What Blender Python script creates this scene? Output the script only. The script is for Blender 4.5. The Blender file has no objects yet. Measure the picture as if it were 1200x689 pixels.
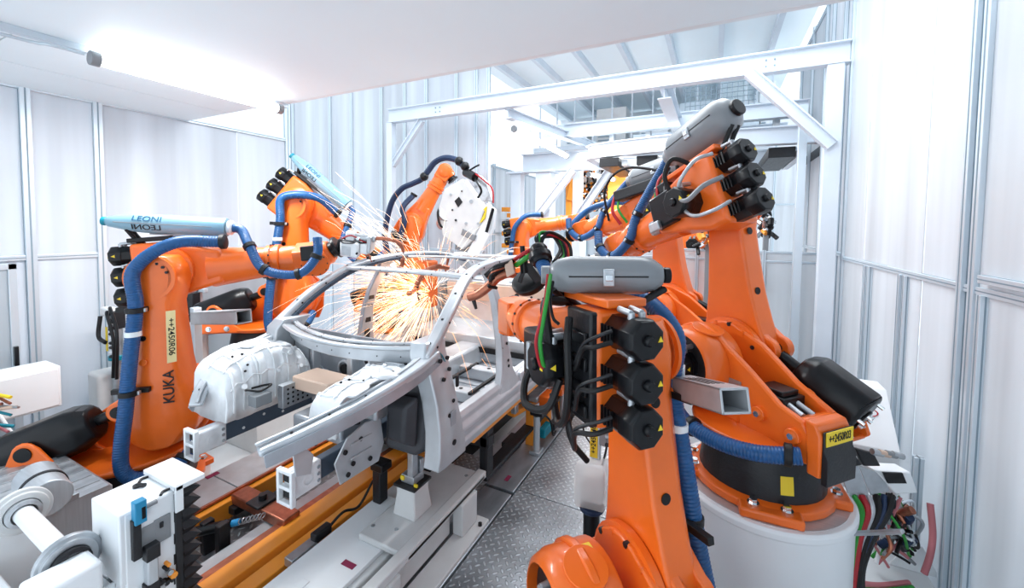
import bpy, math, random
from mathutils import Vector, Matrix
# ---------------------------------------------------------------- camera, world, lights, exposure
scn = bpy.context.scene
COL = scn.collection
R_ = math.radians
PI = math.pi
H = 2.5
ROW = ((0.89600522, 0.03036622, -0.443004), (0.44391552, -0.03730383, 0.89529181), (0.01066088, -0.99884249, -0.04690446))
cd = bpy.data.cameras.new('camera')
cam = bpy.data.objects.new('camera', cd)
COL.objects.link(cam)
cd.sensor_width = 36; cd.lens = 14.4; cd.shift_y = -0.04875; cd.clip_start = .05; cd.clip_end = 200
cam.matrix_world = Matrix(((ROW[0][0], -ROW[0][1], -ROW[0][2], 0), (ROW[1][0], -ROW[1][1], -ROW[1][2], 0),
                           (ROW[2][0], -ROW[2][1], -ROW[2][2], H), (0, 0, 0, 1)))
scn.camera = cam
w = bpy.data.worlds.new('world'); scn.world = w; w.use_nodes = True
bg = w.node_tree.nodes['Background']; bg.inputs[0].default_value = (.82, .91, 1, 1); bg.inputs[1].default_value = 1.15
scn.view_settings.view_transform = 'Standard'; scn.view_settings.look = 'None'
scn.view_settings.exposure = .68; scn.view_settings.gamma = 1


def area(loc, sx, sy, power, rot=(0, 0, 0), col=(1, 1, 1)):
    l = bpy.data.lights.new('area_light', 'AREA'); l.shape = 'RECTANGLE'; l.size = sx; l.size_y = sy; l.energy = power; l.color = col
    o = bpy.data.objects.new('area_light', l); COL.objects.link(o); o.location = loc; o.rotation_euler = rot
    return o


area((-1.6, 5.2, 5.6), 4.5, 3, 150, col=(.95, .98, 1))  # added overhead fill beyond the ceiling edge, no fixture modelled
area((-1.6, 10, 4.3), 3, 5, 130, col=(1, .97, .93))  # second added fill, brightens the far bay, no fixture there

# ---------------------------------------------------------------- materials
def mat(name, col, rough=.5, metal=0., coat=0., noise=0, nscale=8, bump=0, bscale=60, emit=0, trans=0, ior=1.45, emcol=None, alpha=1, stretch=None, spec=.5):
    m = bpy.data.materials.new(name); m.use_nodes = True
    nt = m.node_tree; b = nt.nodes['Principled BSDF']
    b.inputs['Base Color'].default_value = (*col, 1); b.inputs['Roughness'].default_value = rough
    b.inputs['Metallic'].default_value = metal; b.inputs['Coat Weight'].default_value = coat
    b.inputs['Coat Roughness'].default_value = .12
    b.inputs['IOR'].default_value = ior; b.inputs['Specular IOR Level'].default_value = spec
    b.inputs['Transmission Weight'].default_value = trans; b.inputs['Alpha'].default_value = alpha
    tc = nt.nodes.new('ShaderNodeTexCoord'); src = tc.outputs['Object']
    if stretch:
        mp = nt.nodes.new('ShaderNodeMapping'); mp.inputs['Scale'].default_value = stretch
        nt.links.new(src, mp.inputs['Vector']); src = mp.outputs[0]
    if noise:
        n = nt.nodes.new('ShaderNodeTexNoise'); n.inputs['Scale'].default_value = nscale; n.inputs['Detail'].default_value = 6
        r = nt.nodes.new('ShaderNodeMapRange'); r.inputs['From Min'].default_value = .3; r.inputs['From Max'].default_value = .7
        r.inputs['To Min'].default_value = 1 - noise; r.inputs['To Max'].default_value = 1 + noise * .5
        mx = nt.nodes.new('ShaderNodeVectorMath'); mx.operation = 'MULTIPLY'; mx.inputs[0].default_value = col
        nt.links.new(src, n.inputs['Vector']); nt.links.new(n.outputs[0], r.inputs['Value'])
        nt.links.new(r.outputs[0], mx.inputs[1]); nt.links.new(mx.outputs[0], b.inputs['Base Color'])
        r2 = nt.nodes.new('ShaderNodeMapRange'); r2.inputs['To Min'].default_value = max(.03, rough - .12); r2.inputs['To Max'].default_value = min(1, rough + .15)
        nt.links.new(n.outputs[0], r2.inputs['Value']); nt.links.new(r2.outputs[0], b.inputs['Roughness'])
    if bump:
        n = nt.nodes.new('ShaderNodeTexNoise'); n.inputs['Scale'].default_value = bscale; n.inputs['Detail'].default_value = 4
        bp = nt.nodes.new('ShaderNodeBump'); bp.inputs['Strength'].default_value = bump; bp.inputs['Distance'].default_value = .01
        nt.links.new(src, n.inputs['Vector']); nt.links.new(n.outputs[0], bp.inputs['Height']); nt.links.new(bp.outputs[0], b.inputs['Normal'])
    if emit:
        b.inputs['Emission Color'].default_value = (*(emcol or col), 1); b.inputs['Emission Strength'].default_value = emit
    return m


def panel_mat(name, col, clear, trans, rough=.35):
    """milky plastic sheet: diffuse + light passing through + a little clear view + sheen"""
    m = bpy.data.materials.new(name); m.use_nodes = True; nt = m.node_tree; nt.nodes.clear()
    N = nt.nodes.new; L = nt.links.new
    out = N('ShaderNodeOutputMaterial'); d = N('ShaderNodeBsdfDiffuse'); t = N('ShaderNodeBsdfTranslucent'); c = N('ShaderNodeBsdfTransparent'); g = N('ShaderNodeBsdfGlossy')
    tc = N('ShaderNodeTexCoord'); mp = N('ShaderNodeMapping'); mp.inputs['Scale'].default_value = (2.2, 2.2, .12)
    ns = N('ShaderNodeTexNoise'); ns.inputs['Scale'].default_value = 1.6; ns.inputs['Detail'].default_value = 3
    L(tc.outputs['Object'], mp.inputs[0]); L(mp.outputs[0], ns.inputs['Vector'])
    rm = N('ShaderNodeMapRange'); rm.inputs['From Min'].default_value = .3; rm.inputs['From Max'].default_value = .7; rm.inputs['To Min'].default_value = .84; rm.inputs['To Max'].default_value = 1.04
    L(ns.outputs[0], rm.inputs['Value'])
    vm = N('ShaderNodeVectorMath'); vm.operation = 'MULTIPLY'; vm.inputs[0].default_value = col; L(rm.outputs[0], vm.inputs[1])
    L(vm.outputs[0], d.inputs[0]); L(vm.outputs[0], t.inputs[0]); g.inputs['Roughness'].default_value = rough
    a = N('ShaderNodeMixShader'); a.inputs[0].default_value = trans; L(d.outputs[0], a.inputs[1]); L(t.outputs[0], a.inputs[2])
    b = N('ShaderNodeMixShader'); b.inputs[0].default_value = clear; L(a.outputs[0], b.inputs[1]); L(c.outputs[0], b.inputs[2])
    fr = N('ShaderNodeFresnel'); fr.inputs[0].default_value = 1.35
    e = N('ShaderNodeMixShader'); L(fr.outputs[0], e.inputs[0]); L(b.outputs[0], e.inputs[1]); L(g.outputs[0], e.inputs[2])
    L(e.outputs[0], out.inputs[0]); return m


def tread_mat(name, col, scale=19):
    """raised lens pattern of tread plate, alternating direction"""
    m = bpy.data.materials.new(name); m.use_nodes = True; nt = m.node_tree; b = nt.nodes['Principled BSDF']
    N = nt.nodes.new; L = nt.links.new
    b.inputs['Metallic'].default_value = .75; b.inputs['Base Color'].default_value = (*col, 1)
    tc = N('ShaderNodeTexCoord'); mp = N('ShaderNodeMapping'); mp.inputs['Scale'].default_value = (scale, scale, scale); mp.inputs['Rotation'].default_value = (0, 0, R_(45))
    L(tc.outputs['Object'], mp.inputs[0])
    sx = N('ShaderNodeSeparateXYZ'); L(mp.outputs[0], sx.inputs[0])
    def mth(op, a, bb=None, v=None):
        n = N('ShaderNodeMath'); n.operation = op; L(a, n.inputs[0])
        if bb is not None: L(bb, n.inputs[1])
        if v is not None: n.inputs[1].default_value = v
        return n.outputs[0]
    fx = mth('SUBTRACT', mth('FRACT', sx.outputs[0]), v=.5); fy = mth('SUBTRACT', mth('FRACT', sx.outputs[1]), v=.5)
    par = mth('MODULO', mth('ADD', mth('FLOOR', sx.outputs[0]), mth('FLOOR', sx.outputs[1])), v=2.)
    par = mth('ABSOLUTE', par)
    ax = mth('ABSOLUTE', fx); ay = mth('ABSOLUTE', fy)
    def lens(p, q):
        return mth('ADD', mth('MULTIPLY', mth('POWER', p, v=2.), v=4.6), mth('MULTIPLY', mth('POWER', q, v=2.), v=26.))
    e1 = lens(ax, ay); e2 = lens(ay, ax)
    mix = N('ShaderNodeMix'); L(par, mix.inputs[0]); L(e1, mix.inputs[2]); L(e2, mix.inputs[3])
    rr = N('ShaderNodeMapRange'); rr.interpolation_type = 'SMOOTHSTEP'; rr.inputs['From Min'].default_value = .35; rr.inputs['From Max'].default_value = 1.1; rr.inputs['To Min'].default_value = 1; rr.inputs['To Max'].default_value = 0
    L(mix.outputs[0], rr.inputs['Value'])
    bp = N('ShaderNodeBump'); bp.inputs['Strength'].default_value = .9; bp.inputs['Distance'].default_value = .008
    L(rr.outputs[0], bp.inputs['Height']); L(bp.outputs[0], b.inputs['Normal'])
    ns = N('ShaderNodeTexNoise'); ns.inputs['Scale'].default_value = 2.5; ns.inputs['Detail'].default_value = 6; L(tc.outputs['Object'], ns.inputs['Vector'])
    r2 = N('ShaderNodeMapRange'); r2.inputs['To Min'].default_value = .22; r2.inputs['To Max'].default_value = .55; L(ns.outputs[0], r2.inputs['Value']); L(r2.outputs[0], b.inputs['Roughness'])
    vm = N('ShaderNodeVectorMath'); vm.operation = 'MULTIPLY'; vm.inputs[0].default_value = col
    r3 = N('ShaderNodeMapRange'); r3.inputs['From Min'].default_value = .3; r3.inputs['From Max'].default_value = .7; r3.inputs['To Min'].default_value = .75; r3.inputs['To Max'].default_value = 1.1
    L(ns.outputs[0], r3.inputs['Value']); L(r3.outputs[0], vm.inputs[1])
    v2 = N('ShaderNodeVectorMath'); v2.operation = 'MULTIPLY'; L(vm.outputs[0], v2.inputs[0])
    r4 = N('ShaderNodeMapRange'); r4.inputs['To Min'].default_value = .72; r4.inputs['To Max'].default_value = 1.15; L(rr.outputs[0], r4.inputs['Value'])  # worn bright tops
    L(r4.outputs[0], v2.inputs[1]); L(v2.outputs[0], b.inputs['Base Color'])
    return m


M = dict(
    orange=mat('orange_paint', (.88, .155, .012), .34, coat=.35, noise=.1, nscale=3),
    orange2=mat('orange_paint_pale', (.98, .34, .03), .4, coat=.2, noise=.12, nscale=3),
    dorange=mat('orange_paint_dark', (.62, .12, .02), .55, noise=.25, nscale=14),
    black=mat('black_plastic', (.006, .0065, .008), .3, spec=.35),
    cast=mat('black_cast', (.012, .013, .016), .42, noise=.3, nscale=20, bump=.15),
    rubber=mat('black_rubber', (.009, .009, .01), .5, spec=.4),
    grey=mat('grey_plastic', (.23, .245, .26), .36, coat=.2),
    podblue=mat('pale_blue_plastic', (.2, .37, .47), .35, coat=.3),
    blue=mat('blue_hose', (.008, .085, .25), .4, coat=.1, noise=.2, nscale=30),
    navy=mat('navy_hose', (.012, .03, .08), .45),
    ltblue=mat('light_blue_hose', (.02, .3, .62), .4),
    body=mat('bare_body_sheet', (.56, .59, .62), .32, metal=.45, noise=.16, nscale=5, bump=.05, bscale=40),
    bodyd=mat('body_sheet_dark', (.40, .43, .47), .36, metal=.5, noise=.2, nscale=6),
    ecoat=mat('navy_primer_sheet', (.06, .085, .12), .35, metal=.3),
    castal=mat('cast_aluminium', (.84, .86, .88), .4, metal=.2, noise=.14, nscale=9, bump=.35, bscale=12),
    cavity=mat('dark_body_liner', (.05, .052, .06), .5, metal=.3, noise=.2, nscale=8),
    galv=mat('galvanised_steel', (.5, .53, .56), .4, metal=.8, noise=.16, nscale=18),
    steel=mat('brushed_steel', (.55, .58, .61), .34, metal=.5, noise=.1, nscale=4, stretch=(1, 20, 1)),
    chrome=mat('polished_steel', (.75, .78, .8), .16, metal=1),
    alu=mat('anodised_profile', (.62, .7, .76), .38, metal=.45),
    gap=mat('profile_groove', (.22, .3, .36), .6),
    white=mat('white_enamel', (.83, .86, .88), .38, coat=.15, noise=.04, nscale=2),
    alugrey=mat('sawn_aluminium', (.5, .52, .54), .36, metal=.35, noise=.1, nscale=12),
    frame=mat('white_steel_frame', (.66, .73, .80), .42, noise=.06, nscale=2),
    cream=mat('fixture_enamel', (.66, .67, .67), .42, noise=.06, nscale=6),
    ceil=mat('ceiling_sheet', (.84, .93, .97), .55, noise=.03, nscale=.6),
    floor=mat('pale_hall_floor', (.66, .69, .71), .35, noise=.1, nscale=1.2),
    floorplate=mat('smooth_steel_plate', (.42, .46, .5), .36, metal=.75, noise=.2, nscale=4, stretch=(3, 1, 1)),
    copper=mat('oxidised_copper', (.42, .15, .09), .35, metal=.75, noise=.3, nscale=20),
    bronze=mat('bronze_panel', (.72, .55, .45), .4, metal=.4, noise=.08, nscale=6),
    yellow=mat('yellow_label', (.85, .62, .03), .5),
    paleyel=mat('pale_yellow_label', (.85, .72, .38), .5),
    ink=mat('black_ink', (.008, .008, .01), .6),
    inkblue=mat('blue_ink', (.015, .09, .18), .6),
    red=mat('red_cable', (.4, .012, .02), .45),
    green=mat('green_cable', (.02, .26, .03), .45),
    pink=mat('pink_hose', (.5, .16, .18), .5),
    magenta=mat('magenta_tag', (.25, .02, .07), .5),
    teal=mat('teal_part', (.0, .22, .3), .45),
    beige=mat('beige_pipe', (.62, .45, .35), .5),
    clear=mat('clear_plastic_cover', (.85, .86, .85), .15, alpha=.45),
    tube=mat('fluorescent_tube', (1, 1, 1), .5, emit=9, emcol=(.95, .98, 1)),
    spark=mat('hot_spark', (1, .45, .15), .5, emit=1.3, emcol=(1, .42, .16)),
    sparkw=mat('white_hot_spark', (1, .8, .6), .5, emit=1.6, emcol=(1, .74, .55)),
    glowtape=mat('blue_box', (.02, .25, .45), .4),
    milky=panel_mat('milky_panel', (.84, .88, .93), .06, .45),
    milkyw=panel_mat('bright_milky_panel', (.93, .96, .99), .02, .55),
    sheet=panel_mat('clear_guard_panel', (.8, .86, .9), .45, .4),
    tread=tread_mat('tread_plate', (.5, .54, .58)),
    treaddark=tread_mat('tread_plate_dark', (.3, .33, .36), 15),
)

# ---------------------------------------------------------------- helpers
MWI = {}


def V(*a):
    return Vector(a[0]) if len(a) == 1 else Vector(a)


def ray(px, py):
    c = ((px - 600) / 480, (py - 286) / 480, 1.)
    return Vector([sum(r[i] * c[i] for i in range(3)) for r in ROW])


def onx(px, py, x): d = ray(px, py); return Vector((0, 0, H)) + d * (x / d.x)
def ony(px, py, y): d = ray(px, py); return Vector((0, 0, H)) + d * (y / d.y)
def onz(px, py, z): d = ray(px, py); return Vector((0, 0, H)) + d * ((z - H) / d.z)


def frame_to(p0, p1, up=(0, 0, 1)):
    """matrix with Z from p0 to p1, origin p0"""
    p0, p1 = V(p0), V(p1); z = (p1 - p0).normalized(); u = V(up)
    if abs(z.dot(u)) > .98: u = V(0, 1, 0)
    x = u.cross(z).normalized(); y = z.cross(x)
    return Matrix((( x.x, y.x, z.x, p0.x), (x.y, y.y, z.y, p0.y), (x.z, y.z, z.z, p0.z), (0, 0, 0, 1)))


class MB:
    def __init__(s, X=None):
        s.v = []; s.f = []; s.X = X or Matrix()

    def add(s, vs, fs, T=None):
        n = len(s.v); A = s.X @ T if T is not None else s.X
        s.v += [A @ V(p) for p in vs]; s.f += [tuple(i + n for i in f) for f in fs]; return s

    def box(s, c, d, T=None):
        x, y, z = d[0] / 2, d[1] / 2, d[2] / 2
        vs = [(c[0] + a * x, c[1] + b * y, c[2] + e * z) for a in (-1, 1) for b in (-1, 1) for e in (-1, 1)]
        return s.add(vs, [(0, 1, 3, 2), (4, 6, 7, 5), (0, 4, 5, 1), (2, 3, 7, 6), (0, 2, 6, 4), (1, 5, 7, 3)], T)

    def bb(s, a, b, T=None):
        return s.box([(a[i] + b[i]) / 2 for i in range(3)], [abs(a[i] - b[i]) for i in range(3)], T)

    def bar(s, p0, p1, w, h, up=(0, 0, 1)):
        L = (V(p1) - V(p0)).length
        return s.box((0, 0, L / 2), (w, h, L), frame_to(p0, p1, up))

    def loops(s, rings, T=None, caps=True, closed=True):
        n = len(rings[0]); vs = [p for r in rings for p in r]; fs = []
        for i in range(len(rings) - 1):
            for j in range(n if closed else n - 1):
                k = (j + 1) % n
                fs.append((i * n + j, i * n + k, (i + 1) * n + k, (i + 1) * n + j))
        if caps: fs += [tuple(range(n))[::-1], tuple((len(rings) - 1) * n + j for j in range(n))]
        return s.add(vs, fs, T)

    def lathe(s, prof, T=None, seg=24, caps=True):
        return s.loops([[(r * math.cos(2 * PI * j / seg), r * math.sin(2 * PI * j / seg), z) for j in range(seg)] for r, z in prof], T, caps)

    def cyl(s, p0, p1, r, r1=None, seg=16):
        L = (V(p1) - V(p0)).length; r1 = r if r1 is None else r1
        return s.lathe([(r, 0), (r1, L)], frame_to(p0, p1), seg)

    def disc_bolts(s, p0, ax, R, n, r=.012, h=.015, a0=0):
        T = frame_to(p0, V(p0) + V(ax))
        for i in range(n):
            a = a0 + 2 * PI * i / n
            s.lathe([(r, 0), (r, h)], T @ Matrix.Translation((R * math.cos(a), R * math.sin(a), 0)), 6)
        return s

    def prism(s, poly, a, b, T=None):
        """poly (u,v) in the local XZ plane, extruded along Y from a to b"""
        r = [[(u, a, v) for u, v in poly], [(u, b, v) for u, v in poly]]
        return s.loops(r, T)

    def sphere(s, c, r, seg=16, rings=9, sc=(1, 1, 1), T=None):
        rr = []
        for i in range(rings + 1):
            a = PI * i / rings; q = max(.02, math.sin(a))
            rr.append([(c[0] + r * sc[0] * q * math.cos(2 * PI * j / seg), c[1] + r * sc[1] * q * math.sin(2 * PI * j / seg), c[2] + r * sc[2] * -math.cos(a)) for j in range(seg)])
        return s.loops(rr, T)

    def path(s, pts, n=8):
        pts = [V(p) for p in pts]; P = [pts[0] * 2 - pts[1]] + pts + [pts[-1] * 2 - pts[-2]]; out = []
        for i in range(1, len(P) - 2):
            a, b, c, d = P[i - 1:i + 3]
            for k in range(n):
                t = k / n
                out.append(.5 * ((2 * b) + (c - a) * t + (2 * a - 5 * b + 4 * c - d) * t * t + (3 * b - a - 3 * c + d) * t ** 3))
        return out + [pts[-1]]

    def sweep(s, c, sec, up=(0, 0, 1), scale=None, closed=True):
        """sweep section [(a,b)] along centreline c; a is sideways, b is up"""
        rings = []; u = V(up) if up is not None else None; prev = None
        for i, p in enumerate(c):
            t = (c[min(i + 1, len(c) - 1)] - c[max(i - 1, 0)]).normalized()
            if up is None:
                if prev is None: prev = V(0, 0, 1) if abs(t.z) < .9 else V(1, 0, 0)
                b = (prev - t * prev.dot(t)).normalized(); prev = b; a = t.cross(b)
            else:
                a = t.cross(u); a = a.normalized() if a.length > 1e-4 else V(1, 0, 0); b = a.cross(t)
            k = scale(i / (len(c) - 1)) if scale else 1
            rings.append([p + a * (q[0] * k) + b * (q[1] * k) for q in sec])
        return s.loops(rings, None, True, closed)

    def tube(s, pts, r, seg=10, n=8, smooth=True):
        c = s.path(pts, n) if smooth else [V(p) for p in pts]
        return s.sweep(c, [(r * math.cos(2 * PI * j / seg), r * math.sin(2 * PI * j / seg)) for j in range(seg)], None)

    def ribbed(s, pts, r, pitch=.016, seg=14):
        c = s.path(pts, 40); L = [0]
        for i in range(1, len(c)): L.append(L[-1] + (c[i] - c[i - 1]).length)
        out = []; st = pitch / 2; k = 0; d = 0
        while d < L[-1]:
            while k < len(L) - 2 and L[k + 1] < d: k += 1
            t = (d - L[k]) / max(1e-6, L[k + 1] - L[k]); out.append(c[k].lerp(c[k + 1], t)); d += st
        rings = []; prev = V(0, 0, 1); sec = [(math.cos(2 * PI * j / seg), math.sin(2 * PI * j / seg)) for j in range(seg)]
        for i, p in enumerate(out):
            t = (out[min(i + 1, len(out) - 1)] - out[max(i - 1, 0)]).normalized()
            if abs(prev.dot(t)) > .99: prev = V(1, 0, 0)
            b = (prev - t * prev.dot(t)).normalized(); prev = b; a = t.cross(b); q = r if i % 2 else r * .93
            rings.append([p + a * (x * q) + b * (y * q) for x, y in sec])
        return s.loops(rings)

    def plate(s, poly, th, n=None):
        """thick plate from a roughly flat 3D polygon"""
        P = [V(p) for p in poly]
        if n is None:
            n = V(0, 0, 0)
            for i in range(len(P)): n += P[i].cross(P[(i + 1) % len(P)])
        n = V(n).normalized() * th / 2
        return s.loops([[p - n for p in P], [p + n for p in P]])

    def build(s, name, m, parent=None, bevel=0, smooth=True, label=None, seg=2):
        me = bpy.data.meshes.new(name)
        inv = MWI.get(parent.name) if parent else None
        vs = [inv @ p for p in s.v] if inv is not None else s.v
        me.from_pydata([tuple(p) for p in vs], [], s.f); me.update(); me.validate()
        import bmesh
        b = bmesh.new(); b.from_mesh(me); bmesh.ops.recalc_face_normals(b, faces=b.faces); b.to_mesh(me); b.free()
        if smooth:
            for p in me.polygons: p.use_smooth = True
            try: me.set_sharp_from_angle(angle=R_(38))
            except Exception: pass
        me.materials.append(M[m] if isinstance(m, str) else m)
        o = bpy.data.objects.new(name, me); COL.objects.link(o)
        if parent:
            o.parent = parent; MWI[o.name] = inv
        else: MWI[o.name] = Matrix()
        if bevel:
            md = o.modifiers.new('b', 'BEVEL'); md.width = bevel; md.segments = seg; md.limit_method = 'ANGLE'; md.angle_limit = R_(40); md.harden_normals = False
        if label: o['label'] = label
        return o


def tag(o, label=None, cat=None, group=None, kind=None):
    if label: o['label'] = label
    if cat: o['category'] = cat
    if group: o['group'] = group
    if kind: o['kind'] = kind
    return o


def thing(name, loc, label, cat, rz=0, group=None):
    o = bpy.data.objects.new(name, None); COL.objects.link(o); o.empty_display_size = .1
    o.location = loc; o.rotation_euler = (0, 0, rz)
    X = Matrix.Translation(V(loc)) @ Matrix.Rotation(rz, 4, 'Z')
    MWI[o.name] = X.inverted(); o['label'] = label; o['category'] = cat
    if group: o['group'] = group
    return o


def world_of(o): return MWI[o.name].inverted()


def text(s, name, m, T, size, parent=None, depth=.002, sx=1, align='CENTER'):
    c = bpy.data.curves.new('lettering', 'FONT'); c.body = s; c.size = size; c.extrude = depth; c.align_x = align; c.align_y = 'CENTER'; c.offset = size * .012
    t = bpy.data.objects.new('lettering', c); COL.objects.link(t)
    dg = bpy.context.evaluated_depsgraph_get(); me = bpy.data.meshes.new_from_object(t.evaluated_get(dg))
    bpy.data.objects.remove(t); bpy.data.curves.remove(c)
    X = T @ Matrix.Diagonal((sx, 1, 1, 1))
    if parent: X = MWI[parent.name] @ X
    me.transform(X); me.materials.clear(); me.materials.append(M[m])
    o = bpy.data.objects.new(name, me); COL.objects.link(o)
    if parent: o.parent = parent; MWI[o.name] = MWI[parent.name]
    return o


def copies(o, offs, parent):
    """more of the same piece at other places (shared mesh); offs are in the thing's frame"""
    for d in offs:
        c = o.copy(); COL.objects.link(c); c.location = V(o.location) + V(d); c.parent = parent


rnd = random.Random(4)
# ---------------------------------------------------------------- the setting
WL, WR, CY, CZ = -6.5, 1.5, 3.11, 3.87


def struct(o): o['kind'] = 'structure'; return o


fl = struct(MB().bb((-11, -2, -.5), (4.5, 22, -.3)).build('floor', 'floor', smooth=False))
# raised walkway of tread plate sheets to the right of the line, smooth kerb strips beside it
k = 0
for x0, x1 in ((-1.6, -.62), (-.61, .5), (.51, 1.44)):
    for y0, y1 in ((.2, 1.4), (1.41, 3.4), (3.41, 5.4), (5.41, 7.4), (7.41, 9.4)):
        if x0 > -1 and y0 < 5.4: continue
        MB().bb((x0, y0, -.3), (x1, y1, 0)).build('tread_plate', 'tread', fl, .004, False)
for x0, x1, ys in ((-1.9, -1.61, ((.9, 2.0), (2.01, 3.3), (3.34, 4.6), (4.61, 6.2), (6.21, 8.))), (-2.15, -1.92, ((3.7, 4.3), (4.31, 6), (6.01, 8)))):
    for y0, y1 in ys:
        MB().bb((x0, y0, -.3), (x1, y1, .012)).build('kerb_plate', 'floorplate', fl, .006, False)
for y0, y1 in ((1.2, 2.2), (2.21, 3.7)):
    MB().bb((-2.38, y0, -.3), (-1.91, y1, .006)).build('tread_plate', 'tread', fl, .004, False)
for y0, y1 in ((0, 1.5), (1.51, 3), (3.01, 4.6)):
    MB().bb((-3.49, y0, -.04), (-3.03, y1, .0)).build('tread_plate', 'treaddark', fl, .004, False)
MB().bb((-5.9, -.6, -.3), (-4.3, .95, .3)).build('smooth_plate', 'steel', fl, .006, False)

# ceiling: big flat sheets with seams
MB().bb((0, 2.5, -.3), (1.45, 5.4, 0)).build('floor_slab', 'floor', fl, 0, False)
MB().bb((-.61, 2.5, -.3), (-.01, 5.4, 0)).build('tread_plate', 'tread', fl, .004, False)
cl = struct(MB().bb((WL - .1, -2.2, CZ + .05), (WR + .3, CY, CZ + .12)).build('ceiling', 'ceil', smooth=False))
for x0, x1 in ((WL - .1, -5.56), (-5.545, -4.5), (-4.49, WR + .3)):
    ys = [(-2.2, -1.5), (-1.49, 1.12), (1.13, CY)] if x1 < -4 else [(-2.2, CY)]
    for y0, y1 in ys:
        MB().bb((x0, y0, CZ), (x1, y1, CZ + .05)).build('ceiling_panel', 'ceil', cl, smooth=False)
struct(MB().bb((-4.5, CY, CZ - .0), (WR + .2, CY + .06, CZ + .16)).build('trim_1', 'white', bevel=.004))
struct(MB().bb((-4.53, -1, CZ - .05), (-4.47, CY + .04, CZ)).build('trim_2', 'alu', bevel=.004))


def profile(p0, p1, w, parent, name='profile', m='alu', groove=True):
    """square extruded aluminium section with a dark slot down each face"""
    b = MB(); b.bar(p0, p1, w, w); o = b.build(name, m, parent, .003, False)
    if groove:
        T = frame_to(p0, p1); L = (V(p1) - V(p0)).length; g = MB()
        for a in (0, 1):
            g.box((0, 0, L / 2), ((w * .16, w + .004, L) if a else (w + .004, w * .16, L)), T)
        g.build('slot', 'gap', o, 0, False)
    return o


def panel_wall(name, a, b, z0, z1, posts, rails, m='milky', pw=.06, seam=.62, floor=0):
    """framed wall between ground points a and b: posts at fractions, rails at heights, sheet panels between"""
    a, b = V(*a, 0), V(*b, 0); d = b - a; L = d.length; t = d / L; n = V(-t.y, t.x, 0)
    wall = struct(MB().bar(a + V(0, 0, z0 + .03), b + V(0, 0, z0 + .03), pw, .06).build(name, 'alu', None, 0, False))
    for f in posts:
        p = a + d * f; profile(p + V(0, 0, z0), p + V(0, 0, z1), pw, wall, 'post')
    for h in rails:
        profile(a + V(0, 0, h), b + V(0, 0, h), pw * .7, wall, 'rail')
    hs = [z0 + .05] + [h for h in rails if h > z0 + .2] + ([z1] if z1 - max(rails) > .2 else [])
    ps = sorted(posts)
    for i in range(len(ps) - 1):
        s0, s1 = ps[i] * L + pw / 2, ps[i + 1] * L - pw / 2; k = max(1, round((s1 - s0) / seam))
        for j in range(k):
            u0, u1 = s0 + (s1 - s0) * j / k + .002, s0 + (s1 - s0) * (j + 1) / k - .002
            off = n * (.004 if j % 2 else -.004)
            for q in range(len(hs) - 1):
                p = a + t * u0 + off; r = a + t * u1 + off
                MB().plate([p + V(0, 0, hs[q] + .01), r + V(0, 0, hs[q] + .01), r + V(0, 0, hs[q + 1] - .01), p + V(0, 0, hs[q + 1] - .01)], .006).build('panel', m, wall, 0, False)
    return wall


fy = lambda y, y0, y1: (y - y0) / (y1 - y0)
wl = panel_wall('wall_left', (WL, -1.5), (WL, 4.55), -.3, 3.9, [fy(y, -1.5, 4.55) for y in (-1.5, .2, 1.62, 2.18, 4.55)], [2.1, 3.88], 'milky', .08, .8)
profile((WL, 4.55, 3.9), (WL, 4.55, 4.9), .08, wl, 'post')
# low doors and framed panels in the left wall
for y0, y1, z1 in ((2.42, 4.35, 2.12), (.5, 1.5, 2.05)):
    dr = struct(MB().bb((WL + .05, y0, .1), (WL + .09, y0 + .06, z1)).bb((WL + .05, y1 - .06, .1), (WL + .09, y1, z1)).bb((WL + .05, y0, z1 - .06), (WL + .09, y1, z1)).bb((WL + .05, y0, .9), (WL + .09, y1, .95)).build('door_1' if y0 > 2 else 'door_2', 'alu', bevel=.004))
    MB().bb((WL + .06, y0 + .06, .1), (WL + .068, y1 - .06, z1 - .06)).build('pane', 'sheet', dr, smooth=False)
    MB().bb((WL + .09, y1 - .05, 1.0), (WL + .13, y1 - .02, 1.2)).build('door_handle', 'black', dr, .004)
BY = 7.25
bx = lambda px: ony(px, 200, BY).x
X0, X1 = -10.2, bx(572)
wb = panel_wall('wall_back', (X0, BY), (X1, BY), -.3, 5.9, [fy(bx(p), X0, X1) for p in (345, 388, 413, 448, 475, 500, 535, 558)] + [0, 1], [1.95, 5.85], 'milky', .07, .9)
wr = panel_wall('wall_right', (WR, -1.2), (WR, 6.6), -.3, 6.2, [fy(y, -1.2, 6.6) for y in (-1.2, 2.3, 3.62, 6.6)], [2.12, 6.1], 'milkyw', .07, .75)
for y in (5.55, 4.62):
    for dy in (0, .11): profile((WR - .02, y + dy, -.3), (WR - .02, y + dy, 2.1), .045, wr, 'post')
profile((WR - .01, 3.75, -.3), (WR - .01, 3.75, 6.1), .06, wr, 'post')
profile((WR - .02, 3.5, -.3), (WR - .02, 3.5, 2.1), .05, wr, 'post')
profile((WR - .03, 3.5, 2.2), (WR - .03, -1, 2.2), .05, wr, 'rail')
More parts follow.
